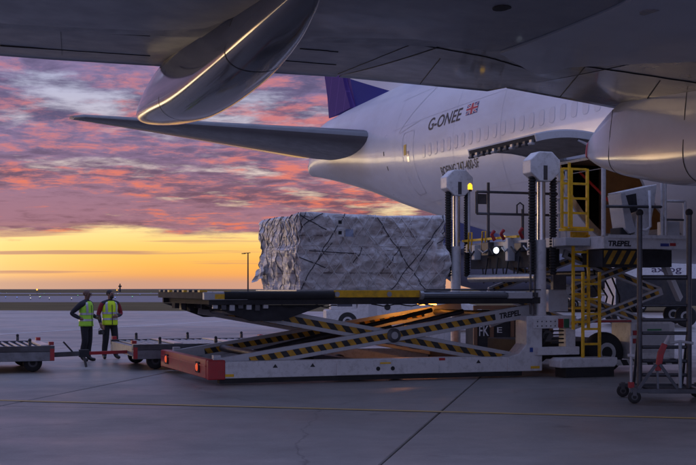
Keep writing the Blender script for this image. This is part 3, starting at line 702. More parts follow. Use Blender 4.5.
def wheel(c, r, wd, parent, ax=(0,1,0), rim=None):
    c = Vector(c); a = Vector(ax).normalized(); t_ = obj('wheel', MB().lathe(c-a*wd/2, a, [(0,.5*r),(0,.82*r),(.12*wd,.96*r),(.3*wd,r),(.7*wd,r),(.88*wd,.96*r),(wd,.82*r),(wd,.5*r)], 28), M_BLACK, parent, auto=40)
    obj('rim', MB().lathe(c-a*wd*.51, a, [(.1*wd,.02*r),(.1*wd,.26*r),(.0,.30*r),(.0,.46*r),(.03*wd,.55*r),(.99*wd,.55*r),(1.02*wd,.46*r),(1.02*wd,.30*r),(.9*wd,.26*r),(.9*wd,.02*r)], 20), rim or (M_GREYW if r > .3 else M_STEEL), t_, auto=40)
    return t_
for v in (.34, LV-.34):
    for u in (3.0, 3.75): wheel((u, v+(.12 if v < 1 else -.12), .16), .16, .18, LD)
    wheel((8.5, v+(.25 if v < 1 else -.25), .43), .43, .34, LD)
obj('front_chassis', MB().prism([(7.2,.30),(10.0,.30),(10.0,.62),(9.3,.66),(7.2,.66)], .85, LV-.85), M_DARKP, LD, bevel=.02)
for v0, v1 in ((.3,.5),(LV-.5,LV-.3)):
    obj('wheel_arch', MB().prism([(7.75,1.12),(9.35,1.12),(9.35,1.06),(7.75,1.06)], v0, v1+.2), M_GREYW, LD)
    obj('arch_light', MB().box(7.9,9.0,v0-.02,v0-.002,1.07,1.11), M_RED, LD)
obj('front_housing', MB().prism([(9.02,.28),(10.1,.28),(10.1,1.04),(9.9,1.1),(9.02,1.1)], .32, 1.1), M_WHITE, LD, bevel=.025)
obj('front_panel', MB().box(9.12,9.95,.306,.317,.42,1.02), M_GREYW, LD)
for k, m_ in enumerate((M_RED, M_RED)): obj('sticker', MB().box(9.05,9.22,.298,.304,.62+k*.17,.72+k*.17), m_, LD)
obj('sticker', MB().box(9.4,9.75,.298,.304,.88,.92), mat('sticker_green', (.05,.22,.10), .5), LD)
obj('low_bumper', MB().box(8.5,10.2,.2,.28,.17,.29), M_STRIPEW, LD)
# mast base on the near side
mbx = obj('mast_base', MB().prism([(5.95,.40),(6.2,.47),(6.37,.66),(6.37,1.22),(7.5,1.22),(7.5,1.0),(6.72,1.0),(6.72,.12),(5.95,.12)], -.03, .45), M_WHITE, LD, bevel=.012)
obj('perforated_plate', MB().box(6.5,7.05,-.09,-.034,.97,1.16), M_WHITE, mbx, bevel=.006)
for i in range(5):
    for j in range(2): obj('bolt', MB().cyl((6.58+i*.1,-.098,1.02+j*.09),(6.58+i*.1,-.088,1.02+j*.09),.014,8), M_STEEL, mbx)
obj('red_sticker', MB().box(7.06,7.2,-.04,-.034,.98,1.16), M_RED, mbx); obj('green_sticker', MB().box(7.21,7.33,-.04,-.034,.98,1.16), mat('sticker_dkgreen', (.02,.12,.06), .5), mbx)
pl = obj('white_plate', MB().box(7.34,7.53,-.04,-.034,.98,1.16), M_WHITE, mbx); obj('orange_label', MB().box(7.37,7.5,-.045,-.041,1.04,1.1), mat('label_orange', (.6,.25,.03), .5), pl)
obj('blue_sticker', MB().box(6.44,6.51,-.036,-.031,.50,.59), mat('sticker_blue', (.02,.06,.3), .5), mbx)
obj('yellow_label', MB().box(6.46,6.66,-.036,-.031,.17,.22), M_YEL, mbx)
obj('upright', MB().box(7.28,7.5,.0,.3,.44,.97), M_WHITE, mbx, bevel=.01)
obj('cross_beam', MB().box(6.55,7.5,-.16,.0,.44,.60), M_WHITE, mbx, bevel=.01)
obj('pump', MB().cyl((6.86,.0,.82),(6.86,.2,.82),.11,16), M_STEEL, mbx, auto=40)
for k in range(4): obj('vent_slat', MB().box(6.98,7.26,.05,.1,.66+k*.08,.69+k*.08), M_DARKP, mbx)
for k in range(3): obj('hose', MB().tube([(6.75,.02+k*.05,.62),(6.8,-.02,.74+k*.05),(6.9+k*.06,.05,.9)], .014, 6), M_BLACK, mbx)
outr = obj('outrigger', MB().prism([(6.86,.20),(8.1,.20),(8.16,.28),(8.16,.39),(6.95,.39),(6.86,.34)], -.52, -.04), M_WHITE, LD, bevel=.02)
obj('outrigger_pad', MB().box(7.0,8.1,-.48,-.06,.0,.198), M_BLACK, outr)
# main scissor
def arm(p0, p1, v, name='scissor_arm', ht=.27, th=.085, stripe=None, rev=False):
    (u0,z0),(u1,z1) = p0, p1; a_ = obj(name, MB().bar((u0,v,z0),(u1,v,z1), th, ht), M_GREYW, LD, bevel=.012)
    if stripe:
        d = Vector((u1-u0,0,z1-z0)); s0, s1 = stripe; A_, B_ = Vector((u0,0,z0))+d*s0, Vector((u0,0,z0))+d*s1
        obj('warning_stripe', MB().bar((A_.x,v-th/2-.003,A_.z),(B_.x,v-th/2-.003,B_.z), .004, ht*.44), M_STRIPE, a_)
    return a_
AA = ((.62,1.36),(6.25,.35)); BB = ((.05,.33),(6.75,1.34))
armB = arm(*BB, .29, stripe=(.10,.86)); arm(*AA, .40, stripe=(.045,.97)); arm(*BB, LV-.40, stripe=(.1,.86)); arm(*AA, LV-.29, stripe=(.1,.9))
du = Vector((BB[1][0]-BB[0][0], 0, BB[1][1]-BB[0][1])).normalized()
tp = Vector((BB[0][0],0,BB[0][1]))+du*5.92
lettering('maker_lettering', 'TREPEL', lambda x, y: tuple(tp+du*x+Vector((-du.z,0,du.x))*(y-.055)+Vector((0,.29-.0425-.004,0))), .48, .115, M_INK, armB, .15, .045)
piv = obj('pivot_hub', MB().lathe((3.62,.20,.86), (0,1,0), [(0,.05),(0,.10),(.02,.14),(.06,.14),(.06,.09),(.10,.09)], 24), M_STEEL, LD, auto=40)
obj('pivot_ring', MB().lathe((3.62,.197,.86), (0,-1,0), [(0,.03),(0,.075),(.012,.07),(.012,.03)], 20), M_GALV, piv)
for (u, z) in ((3.62,.86),(.9,1.3),(6.1,1.24),(1.1,.50),(5.6,.47)): obj('cross_tube', MB().cyl((u,.45,z),(u,LV-.45,z),.07,14), M_STEEL, LD, auto=40)
for v in (1.3, 2.9): 
    obj('lift_cylinder', MB().cyl((1.5,v,.4),(4.0,v,.95),.085,14).cyl((4.0,v,.95),(5.6,v,1.3),.05,12), M_STEEL, LD, auto=40)
# main platform
pf = obj('platform_frame', MB().box(-.1,6.75,.02,.14,1.47,1.595), M_DARKP, LD)
obj('far_beam', MB().box(-.1,6.75,LV-.14,LV-.02,1.47,1.66), M_DARKP, pf); 
for u in (.0, 2.2, 4.4, 6.55): obj('deck_beam', MB().box(u,u+.14,.15,LV-.15,1.47,1.59), M_DARKP, pf)
deck = obj('deck_plate', MB().box(-.08,6.74,.16,LV-.16,1.60,1.64), M_STEEL, LD)
for k in range(27):
    u = .02+k*.25; obj('roller', MB().cyl((u,.25,1.675),(u,LV-.25,1.675),.035,8), M_GALV, deck, auto=40)
obj('side_guard', MB().box(2.32,4.08,-.02,.06,1.60,1.735), M_YEL, pf, bevel=.008)
for u in (2.36, 3.42): obj('guard_bolt', MB().cyl((u,-.032,1.66),(u,-.021,1.66),.05,14), M_GALV, pf)
obj('side_guard', MB().box(2.32,2.9,LV-.06,LV+.02,1.66,1.735), M_YEL, pf); obj('side_guard', MB().box(.2,1.4,LV-.05,LV+.0,1.66,1.72), M_YEL, pf)
obj('guide_roller', MB().cyl((.18,.0,1.64),(2.3,.0,1.64),.075,18), M_BLACK, pf, auto=40)
sp = [(0,.05)]
for k in range(60): sp += [(.03*k+.01,.066),(.03*k+.02,.058)]
obj('drive_roller', MB().lathe((4.12,-.01,1.64), (1,0,0), sp+[(1.82,.05)], 16), mat('roller_steel', (.22,.24,.27), .3, .8), pf, smooth=True)
obj('roller_cap', MB().cyl((4.05,-.01,1.64),(4.12,-.01,1.64),.09,18), M_GALV, pf, auto=40)
obj('end_block', MB().box(5.96,6.5,-.04,.1,1.57,1.70), M_GREYW, pf, bevel=.01); obj('side_rail', MB().box(4.1,6.75,.05,.15,1.60,1.69), M_STEEL, pf)
obj('tie_rail', MB().box(4.2,6.7,-.015,.02,1.735,1.755), M_DARKP, pf)
eb = obj('corner_block', MB().box(-.2,.62,-.02,.12,1.56,1.70), M_GREYW, pf, bevel=.01); obj('reflector', MB().box(.0,.36,-.026,-.019,1.575,1.665), M_YEL, eb)
obj('rear_beam', MB().box(-.2,-.06,.16,LV-.05,1.58,1.70), M_DARKP, pf)
for k in range(9): obj('rear_stop', MB().box(-.22,-.08,.25+k*.45,.42+k*.45,1.70,1.74), M_STEEL if k % 3 else M_YEL, pf)
for v0, v1 in ((.14,.3),(LV-.3,LV-.14)):
    obj('underframe', MB().prism([(-.12,1.46),(2.2,1.46),(1.3,1.16),(.75,1.16),(.2,1.36)], v0, v1), M_DARKP, pf)
for k in range(7):
    u = -.02+k*.16; obj('bracket', MB().box(u,u+.09,.05,.12,1.40-.02*(k % 3),1.465), M_STEEL if k % 2 else M_GREYW, pf)
    obj('bracket', MB().box(u,u+.09,LV-.9+.1*(k%2),LV-.6,1.36-.03*(k % 3),1.465), M_STEEL if k % 2 else M_DARKP, pf)
hs = MB(); hs.tube([(1.3+.1*k,.1,1.46-.05*math.sin(k*.9)**2) for k in range(12)], .012, 6); obj('hose', hs, M_BLACK, pf)
hs = MB(); hs.tube([(3.1+.12*k,.1,1.47-.04*math.sin(k*.7)**2) for k in range(12)], .012, 6); obj('hose', hs, M_BLACK, pf)
M_AMB = mat('amber_lamp', (1,.4,.05), .4, emit=(1,.33,.04), estr=14)
for du_ in (0, .28): obj('under_lamp', MB().box(5.55+du_,5.70+du_,LV-.75,LV-.66,1.40,1.455), M_AMB, pf)
al = bpy.data.lights.new('amber_light', 'POINT'); al.energy = 8; al.color = (1,.36,.06); al.shadow_soft_size = .06
ao = bpy.data.objects.new('amber_light', al); COL.objects.link(ao); ao.parent = LD; ao.location = (5.1, LV-.85, 1.34)
# masts
def mast(v, base):
    m_ = obj('mast', MB().cyl((6.76,v,base),(6.76,v,2.75),.115,20), M_WHITE, LD, auto=40)
    obj('piston', MB().cyl((6.78,v,2.75),(6.78,v,3.98),.085,18), M_CHROME, m_, auto=40)
    obj('guide_bar', MB().box(6.62,6.645,v-.02,v+.03,2.2,4.0), M_GALV, m_)
    oc = [(-.33,-.10),(-.33,.16),(-.14,.33),(.16,.33),(.34,.16),(.34,-.08),(.13,-.27),(-.12,-.27)]
    hd_ = obj('mast_head', MB().prism([(6.79+a_,4.19+b_) for a_, b_ in oc], v-.16, v+.2), M_WHITE, m_, bevel=.02)
    obj('slot', MB().box(6.745,6.835,v-.164,v-.158,3.95,4.24), M_STEEL, hd_)
    for s_ in (-1, 1):
        pr = [(0,.05)]
        for k in range(34): pr += [(.058*k+.006,.075),(.058*k+.036,.075),(.058*k+.042,.055),(.058*k+.056,.055)]
        obj('cable_chain', MB().lathe((6.79+s_*.235+(.01 if s_ > 0 else 0),v-.03,4.02), (0,0,-1), pr, 10), M_BLACK, m_, auto=40)
    return m_
mast(.12, 1.2); mast(LV-.1, .45)
for u in (6.50, 6.60): obj('guide_rod', MB().cyl((u,.05,1.25),(u,.05,2.7),.022,10), M_STEEL, LD)
# front (bridge) platform
fp = obj('front_platform', MB().box(6.98,9.62,.0,LV-.1,2.60,2.80), M_GREYW, LD, bevel=.01)
cd = obj('control_deck', MB().box(7.56,9.56,-.97,-.004,2.55,2.80), M_WHITE, LD, bevel=.012)
obj('deck_band', MB().box(7.66,9.50,-.99,-.972,2.765,2.83), M_WHITE, cd)
lettering('maker_lettering', 'TREPEL', lambda x, y: (7.66+x, -.974, 2.60+y), .52, .11, M_INK, cd, .15, .045)
obj('sticker', MB().box(8.86,9.06,-.975,-.971,2.61,2.67), mat('sticker_navy', (.04,.05,.25), .5), cd); obj('sticker', MB().box(9.08,9.22,-.975,-.971,2.62,2.68), M_RED, cd)
obj('step_guard', MB().box(6.98,7.54,-.5,-.03,2.62,2.78), M_GREYW, LD, bevel=.01)
obj('hazard_skirt', MB().box(7.62,8.45,-.90,-.88,2.25,2.52), stripe_mat('skirt_stripes', (.62,.33,.02), (.018,.018,.02), .21, (1,0,-.6)), LD)
obj('under_box', MB().box(7.6,9.2,-.86,-.1,2.2,2.54), M_DARKP, LD)
def railset(name, pts, r, m_): return obj(name, MB().tube(pts, r, 10), m_, LD, smooth=True)
for u, z1, r in ((7.58,4.2,.045),(8.92,4.1,.03),(9.0,4.1,.03),(9.46,3.52,.035)): obj('rail_post', MB().cyl((u,-.93,2.8),(u,-.93,z1),r,12), M_WHITE, LD, auto=40)
railset('rail_bar', [(7.58,-.93,3.38),(8.92,-.93,3.40)], .03, M_STEEL); railset('rail_bar', [(9.0,-.93,3.52),(9.46,-.93,3.52)], .028, M_WHITE); railset('rail_bar', [(9.0,-.93,3.15),(9.46,-.93,3.15)], .022, M_STEEL)
for z in (2.98,3.3,3.6,3.95,4.15): railset('rail_bar', [(7.2,-.25,z),(7.2,.5,z),(7.56,.6,z)], .022, M_GREYW)
for u in (7.2,7.38,7.54): obj('rail_post', MB().cyl((u,.45,2.8),(u,.45,4.2),.025,10), M_GREYW, LD)
for v in (-.93+.0,): railset('grab_loop', [(8.62,-.95,3.72),(8.64,-.95,3.0),(8.55,-.95,2.93),(8.42,-.95,2.93)], .03, M_WHITE)
con = obj('control_console', MB().prism([(8.02,3.68),(8.86,3.86),(8.80,3.45),(8.66,2.83),(8.34,2.83),(8.40,3.3)], -.86, -.35), M_WHITE, LD, bevel=.015)
obj('console_wing', MB().prism([(8.0,3.64),(8.10,3.66),(8.36,2.90),(8.22,2.86),(8.12,2.95)], -.88, -.4), M_GREYW, con)
obj('console_face', MB().prism([(8.06,3.60),(8.36,3.66),(8.40,3.32),(8.12,3.22)], -.872, -.861), M_DARKP, con)
obj('seat', MB().box(8.05,8.3,-.8,-.4,2.82,2.98), M_BLACK, LD, bevel=.03)
obj('control_box', MB().box(9.1,9.4,-.85,-.5,2.82,3.12), M_GREYW, LD, bevel=.01)
obj('handle_stem', MB().cyl((8.96,-.9,2.83),(8.96,-.9,3.2),.05,10), M_GALV, LD)
# far side rail, beacon and the row of stops along the rear edge of the bridge
vf = LV-.2
for z in (4.03, 3.52): railset('far_rail', [(7.25,vf,z),(9.5,vf,z)], .032, M_STEEL)
for u, z0, z1 in ((7.25,3.52,4.03),(7.55,2.8,4.25),(8.45,2.8,3.65)): obj('rail_post', MB().cyl((u,vf,z0),(u,vf,z1),.035,10), M_STEEL, LD)
railset('grab_loop', [(8.3,vf,3.5),(8.3,vf,3.74),(8.38,vf,3.8),(8.47,vf,3.74),(8.47,vf,3.5)], .02, M_STEEL)
obj('rail_sign', MB().box(7.28,7.5,vf-.02,vf-.005,3.74,3.98), M_STEEL, LD)
bpole = obj('beacon_pole', MB().cyl((7.05,vf,2.8),(7.05,vf,4.05),.03,10), M_GREYW, LD)
obj('beacon', MB().lathe((7.05,vf,4.07), (0,0,1), [(0,.085),(.1,.085),(.15,.06),(.17,.02)], 16), mat('beacon_amber', (.9,.5,.02), .3, emit=(1,.55,.03), estr=1.6), bpole, smooth=True)
obj('beacon_base', MB().cyl((7.05,vf,4.03),(7.05,vf,4.07),.07,14), M_BLACK, bpole)
obj('stop_bar', MB().box(6.9,6.97,1.4,LV-.15,2.85,2.90), M_YEL, LD)
for v in (2.9, 3.6): obj('stop_hoop', MB().tube([(6.9,v,2.62),(6.88,v-.06,3.05),(6.88,v+.1,3.05),(6.9,v+.18,2.62)], .018, 8), M_YEL, LD, smooth=True)
for k, v in enumerate((.75,1.25,1.75,2.3,2.8,3.4)):
    hw2 = (.09,.16,.07,.12,.17,.08)[k]
    bo = obj('roller_box', MB().box(6.84,7.1,v-hw2,v+hw2,(2.46,2.55,2.36,2.6,2.5,2.42)[k],(2.80,2.74,2.86,2.70,2.80,2.76)[k]), (M_GREYW, M_STEEL, M_GREYW, M_DARKP, M_STEEL, M_GREYW)[k], LD, bevel=.015)
    obj('box_pipe', MB().tube([(6.83,v-hw2,2.62),(6.80,v,2.56-.05*k % .1),(6.83,v+hw2+.12,2.66)], .018, 6), M_BLACK if k % 2 else M_GALV, bo, smooth=True)
for v in (1.05, 1.9, 2.35): obj('release_handle', MB().tube([(6.86,v,2.82),(6.80,v+.03,2.95),(6.83,v-.04,3.03)], .04, 8), M_RED, LD, smooth=True)
obj('work_lamp', MB().lathe((6.80,2.15,2.60), (-1,-.5,0), [(0,.07),(.03,.06),(.035,.02)], 14), mat('work_lamp', (1,1,1), .3, emit=(.75,.85,1), estr=2.5), LD)
obj('cross_drive', MB().box(7.0,7.3,.3,LV-.4,2.22,2.58), M_DARKP, LD)
obj('underdeck_tube', MB().cyl((6.95,.6,2.0),(6.95,LV-.5,2.0),.09,14), M_GALV, LD, auto=40)
for k in range(5): obj('cable', MB().tube([(6.97,.9+k*.5,2.45),(6.93,.95+k*.5,2.1-.1*(k%2)),(6.99,1.15+k*.5,1.9),(7.02,1.3+k*.5,2.4)], .018, 6), M_BLACK, LD, smooth=True)
# front scissor, two storeys
for v in (.30, LV-.45):
    for z0, z1 in ((.95,1.72),(1.72,2.5)):
        arm((7.45,z0),(9.75,z1), v, 'front_arm', .17, .07, (.04,.96)); arm((7.45,z1),(9.75,z0), v+.1, 'front_arm', .17, .07, (.04,.96))
for z in (1.33,2.1): obj('cross_tube', MB().cyl((8.6,.36,z),(8.6,LV-.4,z),.06,12), M_STEEL, LD, auto=40)
for k in range(4): obj('hose', MB().tube([(8.0+.2*k,.6,2.5),(8.1+.2*k,.55,2.0),(8.4+.15*k,.5,1.6),(8.3+.2*k,.6,1.2)], .02, 6), M_BLACK, LD, smooth=True)
obj('prop_beam', MB().bar((9.1,-.55,2.52),(9.85,-.2,1.55), .1, .14), M_GREYW, LD)
obj('valve_block', MB().box(7.05,7.5,.3,.7,1.3,1.75), M_GREYW, LD); obj('valve_block', MB().box(7.1,7.4,.2,.3,1.75,2.05), M_STEEL, LD)
# yellow ladder, three overlapping flights
def flight(us, v, z0, z1, dz, first):
    fl_ = obj('ladder', MB().box(us[0]-.022,us[0]+.022,v-.03,v+.03,z0,z1), M_YEL, LD)
    for u in us[1:]: obj('stile', MB().box(u-.022,u+.022,v-.03,v+.03,z0,z1), M_YEL, fl_)
    z = first
    while z < z1+.01:
        obj('rung', MB().box(us[0]+.024,us[-1]-.024,v-.022,v+.022,z-.022,z+.022), M_YEL, fl_); z += dz
    return fl_
f1 = flight((7.06,7.27,7.64), -.22, 2.98, 4.18, .295, 2.99)
obj('ladder_landing', MB().box(7.03,7.67,-.42,-.16,2.92,2.97), M_YEL, f1); obj('corner_post', MB().box(7.03,7.07,-.55,-.5,2.98,4.26), M_YEL, f1)
obj('landing_bracket', MB().box(7.26,7.66,-.24,-.2,2.80,2.91), M_YEL, f1)
flight((7.27,7.62), -.30, .95, 2.85, .28, 1.1); flight((7.42,7.80), -.42, .392, 2.1, .30, .66)

# ------------------------------------------------------------------ wrapped pallet on the platform
PU0, PU1, PV0, PV1, PZ = 1.76, 4.92, .55, 3.35, 1.712
PAL = thing('cargo_pallet', 'tall load of cartons in clear film and cargo net on the loader platform', 'pallet', tuple(LD.matrix_basis @ Vector(((PU0+PU1)/2,(PV0+PV1)/2,PZ))) if False else (0,0,0), R(20))
cu_, cv_ = (PU0+PU1)/2, (PV0+PV1)/2
PAL.location = (-2.43+cu_*math.cos(TH)-cv_*math.sin(TH), 22.6+cu_*math.sin(TH)+cv_*math.cos(TH), PZ)
HX, HYY, PH_ = (PU1-PU0)/2, (PV1-PV0)/2, 1.51
obj('base_plate', MB().box(-HX-.03,HX+.03,-HYY-.03,HYY+.03,.0,.035), M_GALV, PAL, bevel=.008)
def perim(s):                                        # s in 0..1 round a rounded rectangle, start front-left going right
    W, D, r = 2*HX, 2*HYY, .10; L_ = 2*(W+D); d = s % 1*L_
    if d < W: return Vector((-HX+d, -HYY)), Vector((0,-1))
    d -= W
    if d < D: return Vector((HX, -HYY+d)), Vector((1,0))
    d -= D
    if d < W: return Vector((HX-d, HYY)), Vector((0,1))
    d -= W
    return Vector((-HX, HYY-d)), Vector((-1,0))
PER = 4*(HX+HYY)
def csurf(s, h, off=0.0):                            # h 0..1
    p, n_ = perim(s); z = .036+h*(PH_-.036)
    # distance to nearest corner for rounding
    cdx, cdy = HX-abs(p.x), HYY-abs(p.y); cr = .14; e_ = max(cdx, cdy)
    rnd_ = max(0, 1-e_/cr)**2*.075
    nn = n_.copy()
    if e_ < cr*1.6:
        w_ = .5*(1-e_/(cr*1.6)); other = Vector((math.copysign(1, p.x), 0)) if abs(n_.y) > .5 else Vector((0, math.copysign(1, p.y))); nn = (n_*(1-w_)+other*w_).normalized()
    P3 = Vector((p.x, p.y, z))
    b1 = mnoise.noise(P3*1.7+Vector((3,1,7))); b2 = abs(mnoise.noise(P3*Vector((1,1,1.15))*3.1)); b3 = mnoise.noise(P3*8+Vector((5,5,5))); b4 = abs(mnoise.noise(P3*5.5+Vector((9,2,4))))
    low_ = 1-max(0, min(1, (h-.50-.12*b1)/.22))             # lower tier bulges
    waist = .45*math.exp(-((h-.60+.10*b1)/.05)**2)
    corner = max(0, 1-e_/.45)
    left = 1.0 if n_.x < -.5 else 0.0
    taper = (.10*max(0, .42-h)/.42)*left
    d = -.06+.06*b1+.13*(.35-b2)*(.35+.65*max(low_, corner))+.055*(.3-b4)+.022*b3-.06*waist+.07*low_*corner*math.sin(min(1, h/.55)*math.pi)-taper-rnd_
    d += .10*(1 if n_.x > .5 or (p.x > HX-.3) else 0)*math.exp(-((h-.42)/.17)**2)
    if h > .93: d -= .05*((h-.93)/.07)**2
    if h < .05: d += .02
    q = p+nn*(d+off); return Vector((q.x, q.y, z+.035*mnoise.noise(Vector((p.x*1.2, p.y*1.2, 9)))*h+off*(1 if h >= 1 else 0)))
NS, NH = 300, 70
mb = MB(); mb.v = [tuple(csurf(i/NS, j/NH)) for i in range(NS) for j in range(NH+1)]
for i in range(NS):
    for j in range(NH): mb.f.append((i*(NH+1)+j, ((i+1) % NS)*(NH+1)+j, ((i+1) % NS)*(NH+1)+j+1, i*(NH+1)+j+1))
top = [csurf(i/NS, 1.0) for i in range(NS)]; base_i = len(mb.v); ring0 = [i*(NH+1)+NH for i in range(NS)]
for k, s_ in enumerate((.85,.6,.3,.05)):
    mb.v += [(p.x*s_, p.y*s_, p.z+.02*(1-s_)+.02*mnoise.noise(Vector((p.x*s_*3, p.y*s_*3, 2)))) for p in top]; ring1 = [base_i+k*NS+i for i in range(NS)]
    mb.f += [(ring0[i], ring0[(i+1) % NS], ring1[(i+1) % NS], ring1[i]) for i in range(NS)]; ring0 = ring1
mb.f.append(tuple(ring0))
M_FILM = bpy.data.materials.new('wrapped_cartons'); M_FILM.use_nodes = True
t = M_FILM.node_tree; N = t.nodes; L = t.links; bs = N['Principled BSDF']
tcx = N.new('ShaderNodeTexCoord')
def tnoise(scale, det=8, rough=.65, stretch=(1,1,1), dist=0.0):
    mp = N.new('ShaderNodeMapping'); mp.inputs['Scale'].default_value = stretch; L.new(tcx.outputs['Object'], mp.inputs[0])
    n_ = N.new('ShaderNodeTexNoise'); L.new(mp.outputs[0], n_.inputs['Vector']); n_.inputs['Scale'].default_value = scale; n_.inputs['Detail'].default_value = det; n_.inputs['Roughness'].default_value = rough; n_.inputs['Distortion'].default_value = dist; return n_.outputs[0]
br = N.new('ShaderNodeTexBrick'); mp = N.new('ShaderNodeMapping'); mp.inputs['Rotation'].default_value = (R(90),0,0); mp.inputs['Location'].default_value = (.1,.02,.4)
sxyz = N.new('ShaderNodeSeparateXYZ'); L.new(tcx.outputs['Object'], sxyz.inputs[0]); ad = N.new('ShaderNodeMath'); ad.operation = 'ADD'; L.new(sxyz.outputs[0], ad.inputs[0]); L.new(sxyz.outputs[1], ad.inputs[1])
cb = N.new('ShaderNodeCombineXYZ'); L.new(ad.outputs[0], cb.inputs[0]); L.new(sxyz.outputs[2], cb.inputs[1]); L.new(cb.outputs[0], br.inputs['Vector'])
br.inputs['Scale'].default_value = 1.0; br.inputs['Brick Width'].default_value = .58; br.inputs['Row Height'].default_value = .36; br.inputs['Mortar Size'].default_value = .018; br.inputs['Mortar Smooth'].default_value = .4
br.inputs['Color1'].default_value = (.46,.40,.38,1); br.inputs['Color2'].default_value = (.56,.53,.54,1); br.inputs['Mortar'].default_value = (.20,.16,.16,1)
rmp = N.new('ShaderNodeValToRGB'); L.new(tnoise(2.2, 10, .7, (1,1,1.8), 1.2), rmp.inputs[0]); rmp.color_ramp.elements[0].position = .40; rmp.color_ramp.elements[1].position = .62
mxf = N.new('ShaderNodeMix'); mxf.data_type = 'RGBA'; L.new(rmp.outputs[0], mxf.inputs[0]); L.new(br.outputs['Color'], mxf.inputs[6]); mxf.inputs[7].default_value = (.90,.90,.94,1)
L.new(mxf.outputs[2], bs.inputs['Base Color']); bs.inputs['Roughness'].default_value = .28; bs.inputs['Coat Weight'].default_value = 1.0; bs.inputs['Coat Roughness'].default_value = .07
w1 = tnoise(5, 10, .7, (.7,.7,2.4), 2.5); w2 = tnoise(16, 6, .6, (1,1,.4), 1.0)
am = N.new('ShaderNodeMath'); am.operation = 'MULTIPLY_ADD'; L.new(w2, am.inputs[0]); am.inputs[1].default_value = .35; L.new(w1, am.inputs[2])
bpn = N.new('ShaderNodeBump'); bpn.inputs['Strength'].default_value = .34; bpn.inputs['Distance'].default_value = .07; L.new(am.outputs[0], bpn.inputs['Height']); L.new(bpn.outputs[0], bs.inputs['Normal']); L.new(bpn.outputs[0], bs.inputs['Coat Normal'])
obj('wrapped_cartons', mb, M_FILM, PAL, smooth=True)
# net: dark diagonals tied to the plate plus pale straps
M_NET = mat('net_cord', (.06,.06,.075), .7); M_STRAP = mat('pale_strap', (.74,.73,.75), .6)
def strap(name, s0, h0, s1, h1, r, m_, n=26, sag=0.0):
    pts = [csurf(s0+(s1-s0)*k/n+.0007*math.sin(k*.8+s0*40), min(1, max(.0, h0+(h1-h0)*k/n+sag*math.sin(math.pi*k/n))), r*.7) for k in range(n+1)]
    return obj(name, MB().tube(pts, r, 5), m_, PAL, smooth=True)
fs = 2*HX/PER; ls0 = 1-2*HYY/PER
for k in range(14): strap('net_cord', fs*(k/13)*.98+.004, 0.0, fs*(k/13)+.09+random.uniform(-.015,.015), 1.0, .009, M_NET if k in (0,8) else M_STRAP)
for k in range(14): strap('net_cord', fs*(k/13)*.98+.004, 0.0, fs*(k/13)-.09+random.uniform(-.015,.015), .97, .009, M_NET if k in (11,) else M_STRAP)
for k in range(8): strap('net_cord', ls0+(1-ls0)*(k/7.5)+.004, .0, ls0+(1-ls0)*(k/7.5)+random.uniform(-.006,.03), 1.0, random.uniform(.005,.008), M_NET, sag=random.uniform(-.05,.05))
for k in range(7): strap('net_cord', ls0+(1-ls0)*(k/7)+.01, .58, ls0+(1-ls0)*(k/7)+.05, 1.0, .006, M_NET)
for h in (.61,.56): strap('girth_strap', -.2, h, fs+.06, h+.03, .007, M_STRAP, 90, sag=-.05)
for k in range(10): strap('net_cord', .005+k*.03, .34+.05*math.sin(k*2.1), .03+k*.03, .62+.05*math.cos(k*1.7), .008, M_NET if k % 2 else M_STRAP, 10)
for a_ in ((0.0,.97,.05,.78),(.0,.42,.05,.28),(.0,.78,.045,.99),(.02,.5,.10,.48),(.245,.62,.30,.8),(.30,.98,.262,.70),(.318,.50,.29,.62),(.285,.30,.305,.52),(.33,.34,.30,.5)): strap('net_rope', *a_, .010, M_NET, 16)
M_PAPER = mat('paper_label', (.72,.72,.74), .6); 
def sticker(s0, s1, h0, h1, m_, rot=0.0):
    o_ = obj('carton_label', MB().grid(lambda a_, b_: tuple(csurf(a_+rot*b_, b_, .014)), [s0+(s1-s0)*k/4 for k in range(5)], [h0+(h1-h0)*k/4 for k in range(5)]), m_, PAL); return o_
for a_, b_, m_ in ((.066,.84,M_PAPER),(.066,.70,M_PAPER),(.082,.70,mat('pale_blue_label',(.35,.42,.6),.5)),(.158,.36,M_PAPER),(.247,.27,M_PAPER),(.095,.58,M_PAPER)):
    e_ = sticker(a_, a_+.0135, b_, b_+.10, m_, .02 if a_ > .09 else 0)
for a_, b_ in ((.0695,.865),(.0695,.725)):
    obj('label_mark', MB().grid(lambda x, y: tuple(csurf(x, y, .017)), [a_, a_+.003, a_+.006], [b_, b_+.02, b_+.045]), M_INK, PAL)
obj('loose_film', MB().grid(lambda a_, b_: (-HX-.02-.12*a_*(1-b_)-.03*math.sin(a_*7), HYY-.5+.4*a_+.05*math.sin(b_*9), .28+.28*b_-.1*a_), [k/6 for k in range(7)], [k/6 for k in range(7)]), M_FILM, PAL)

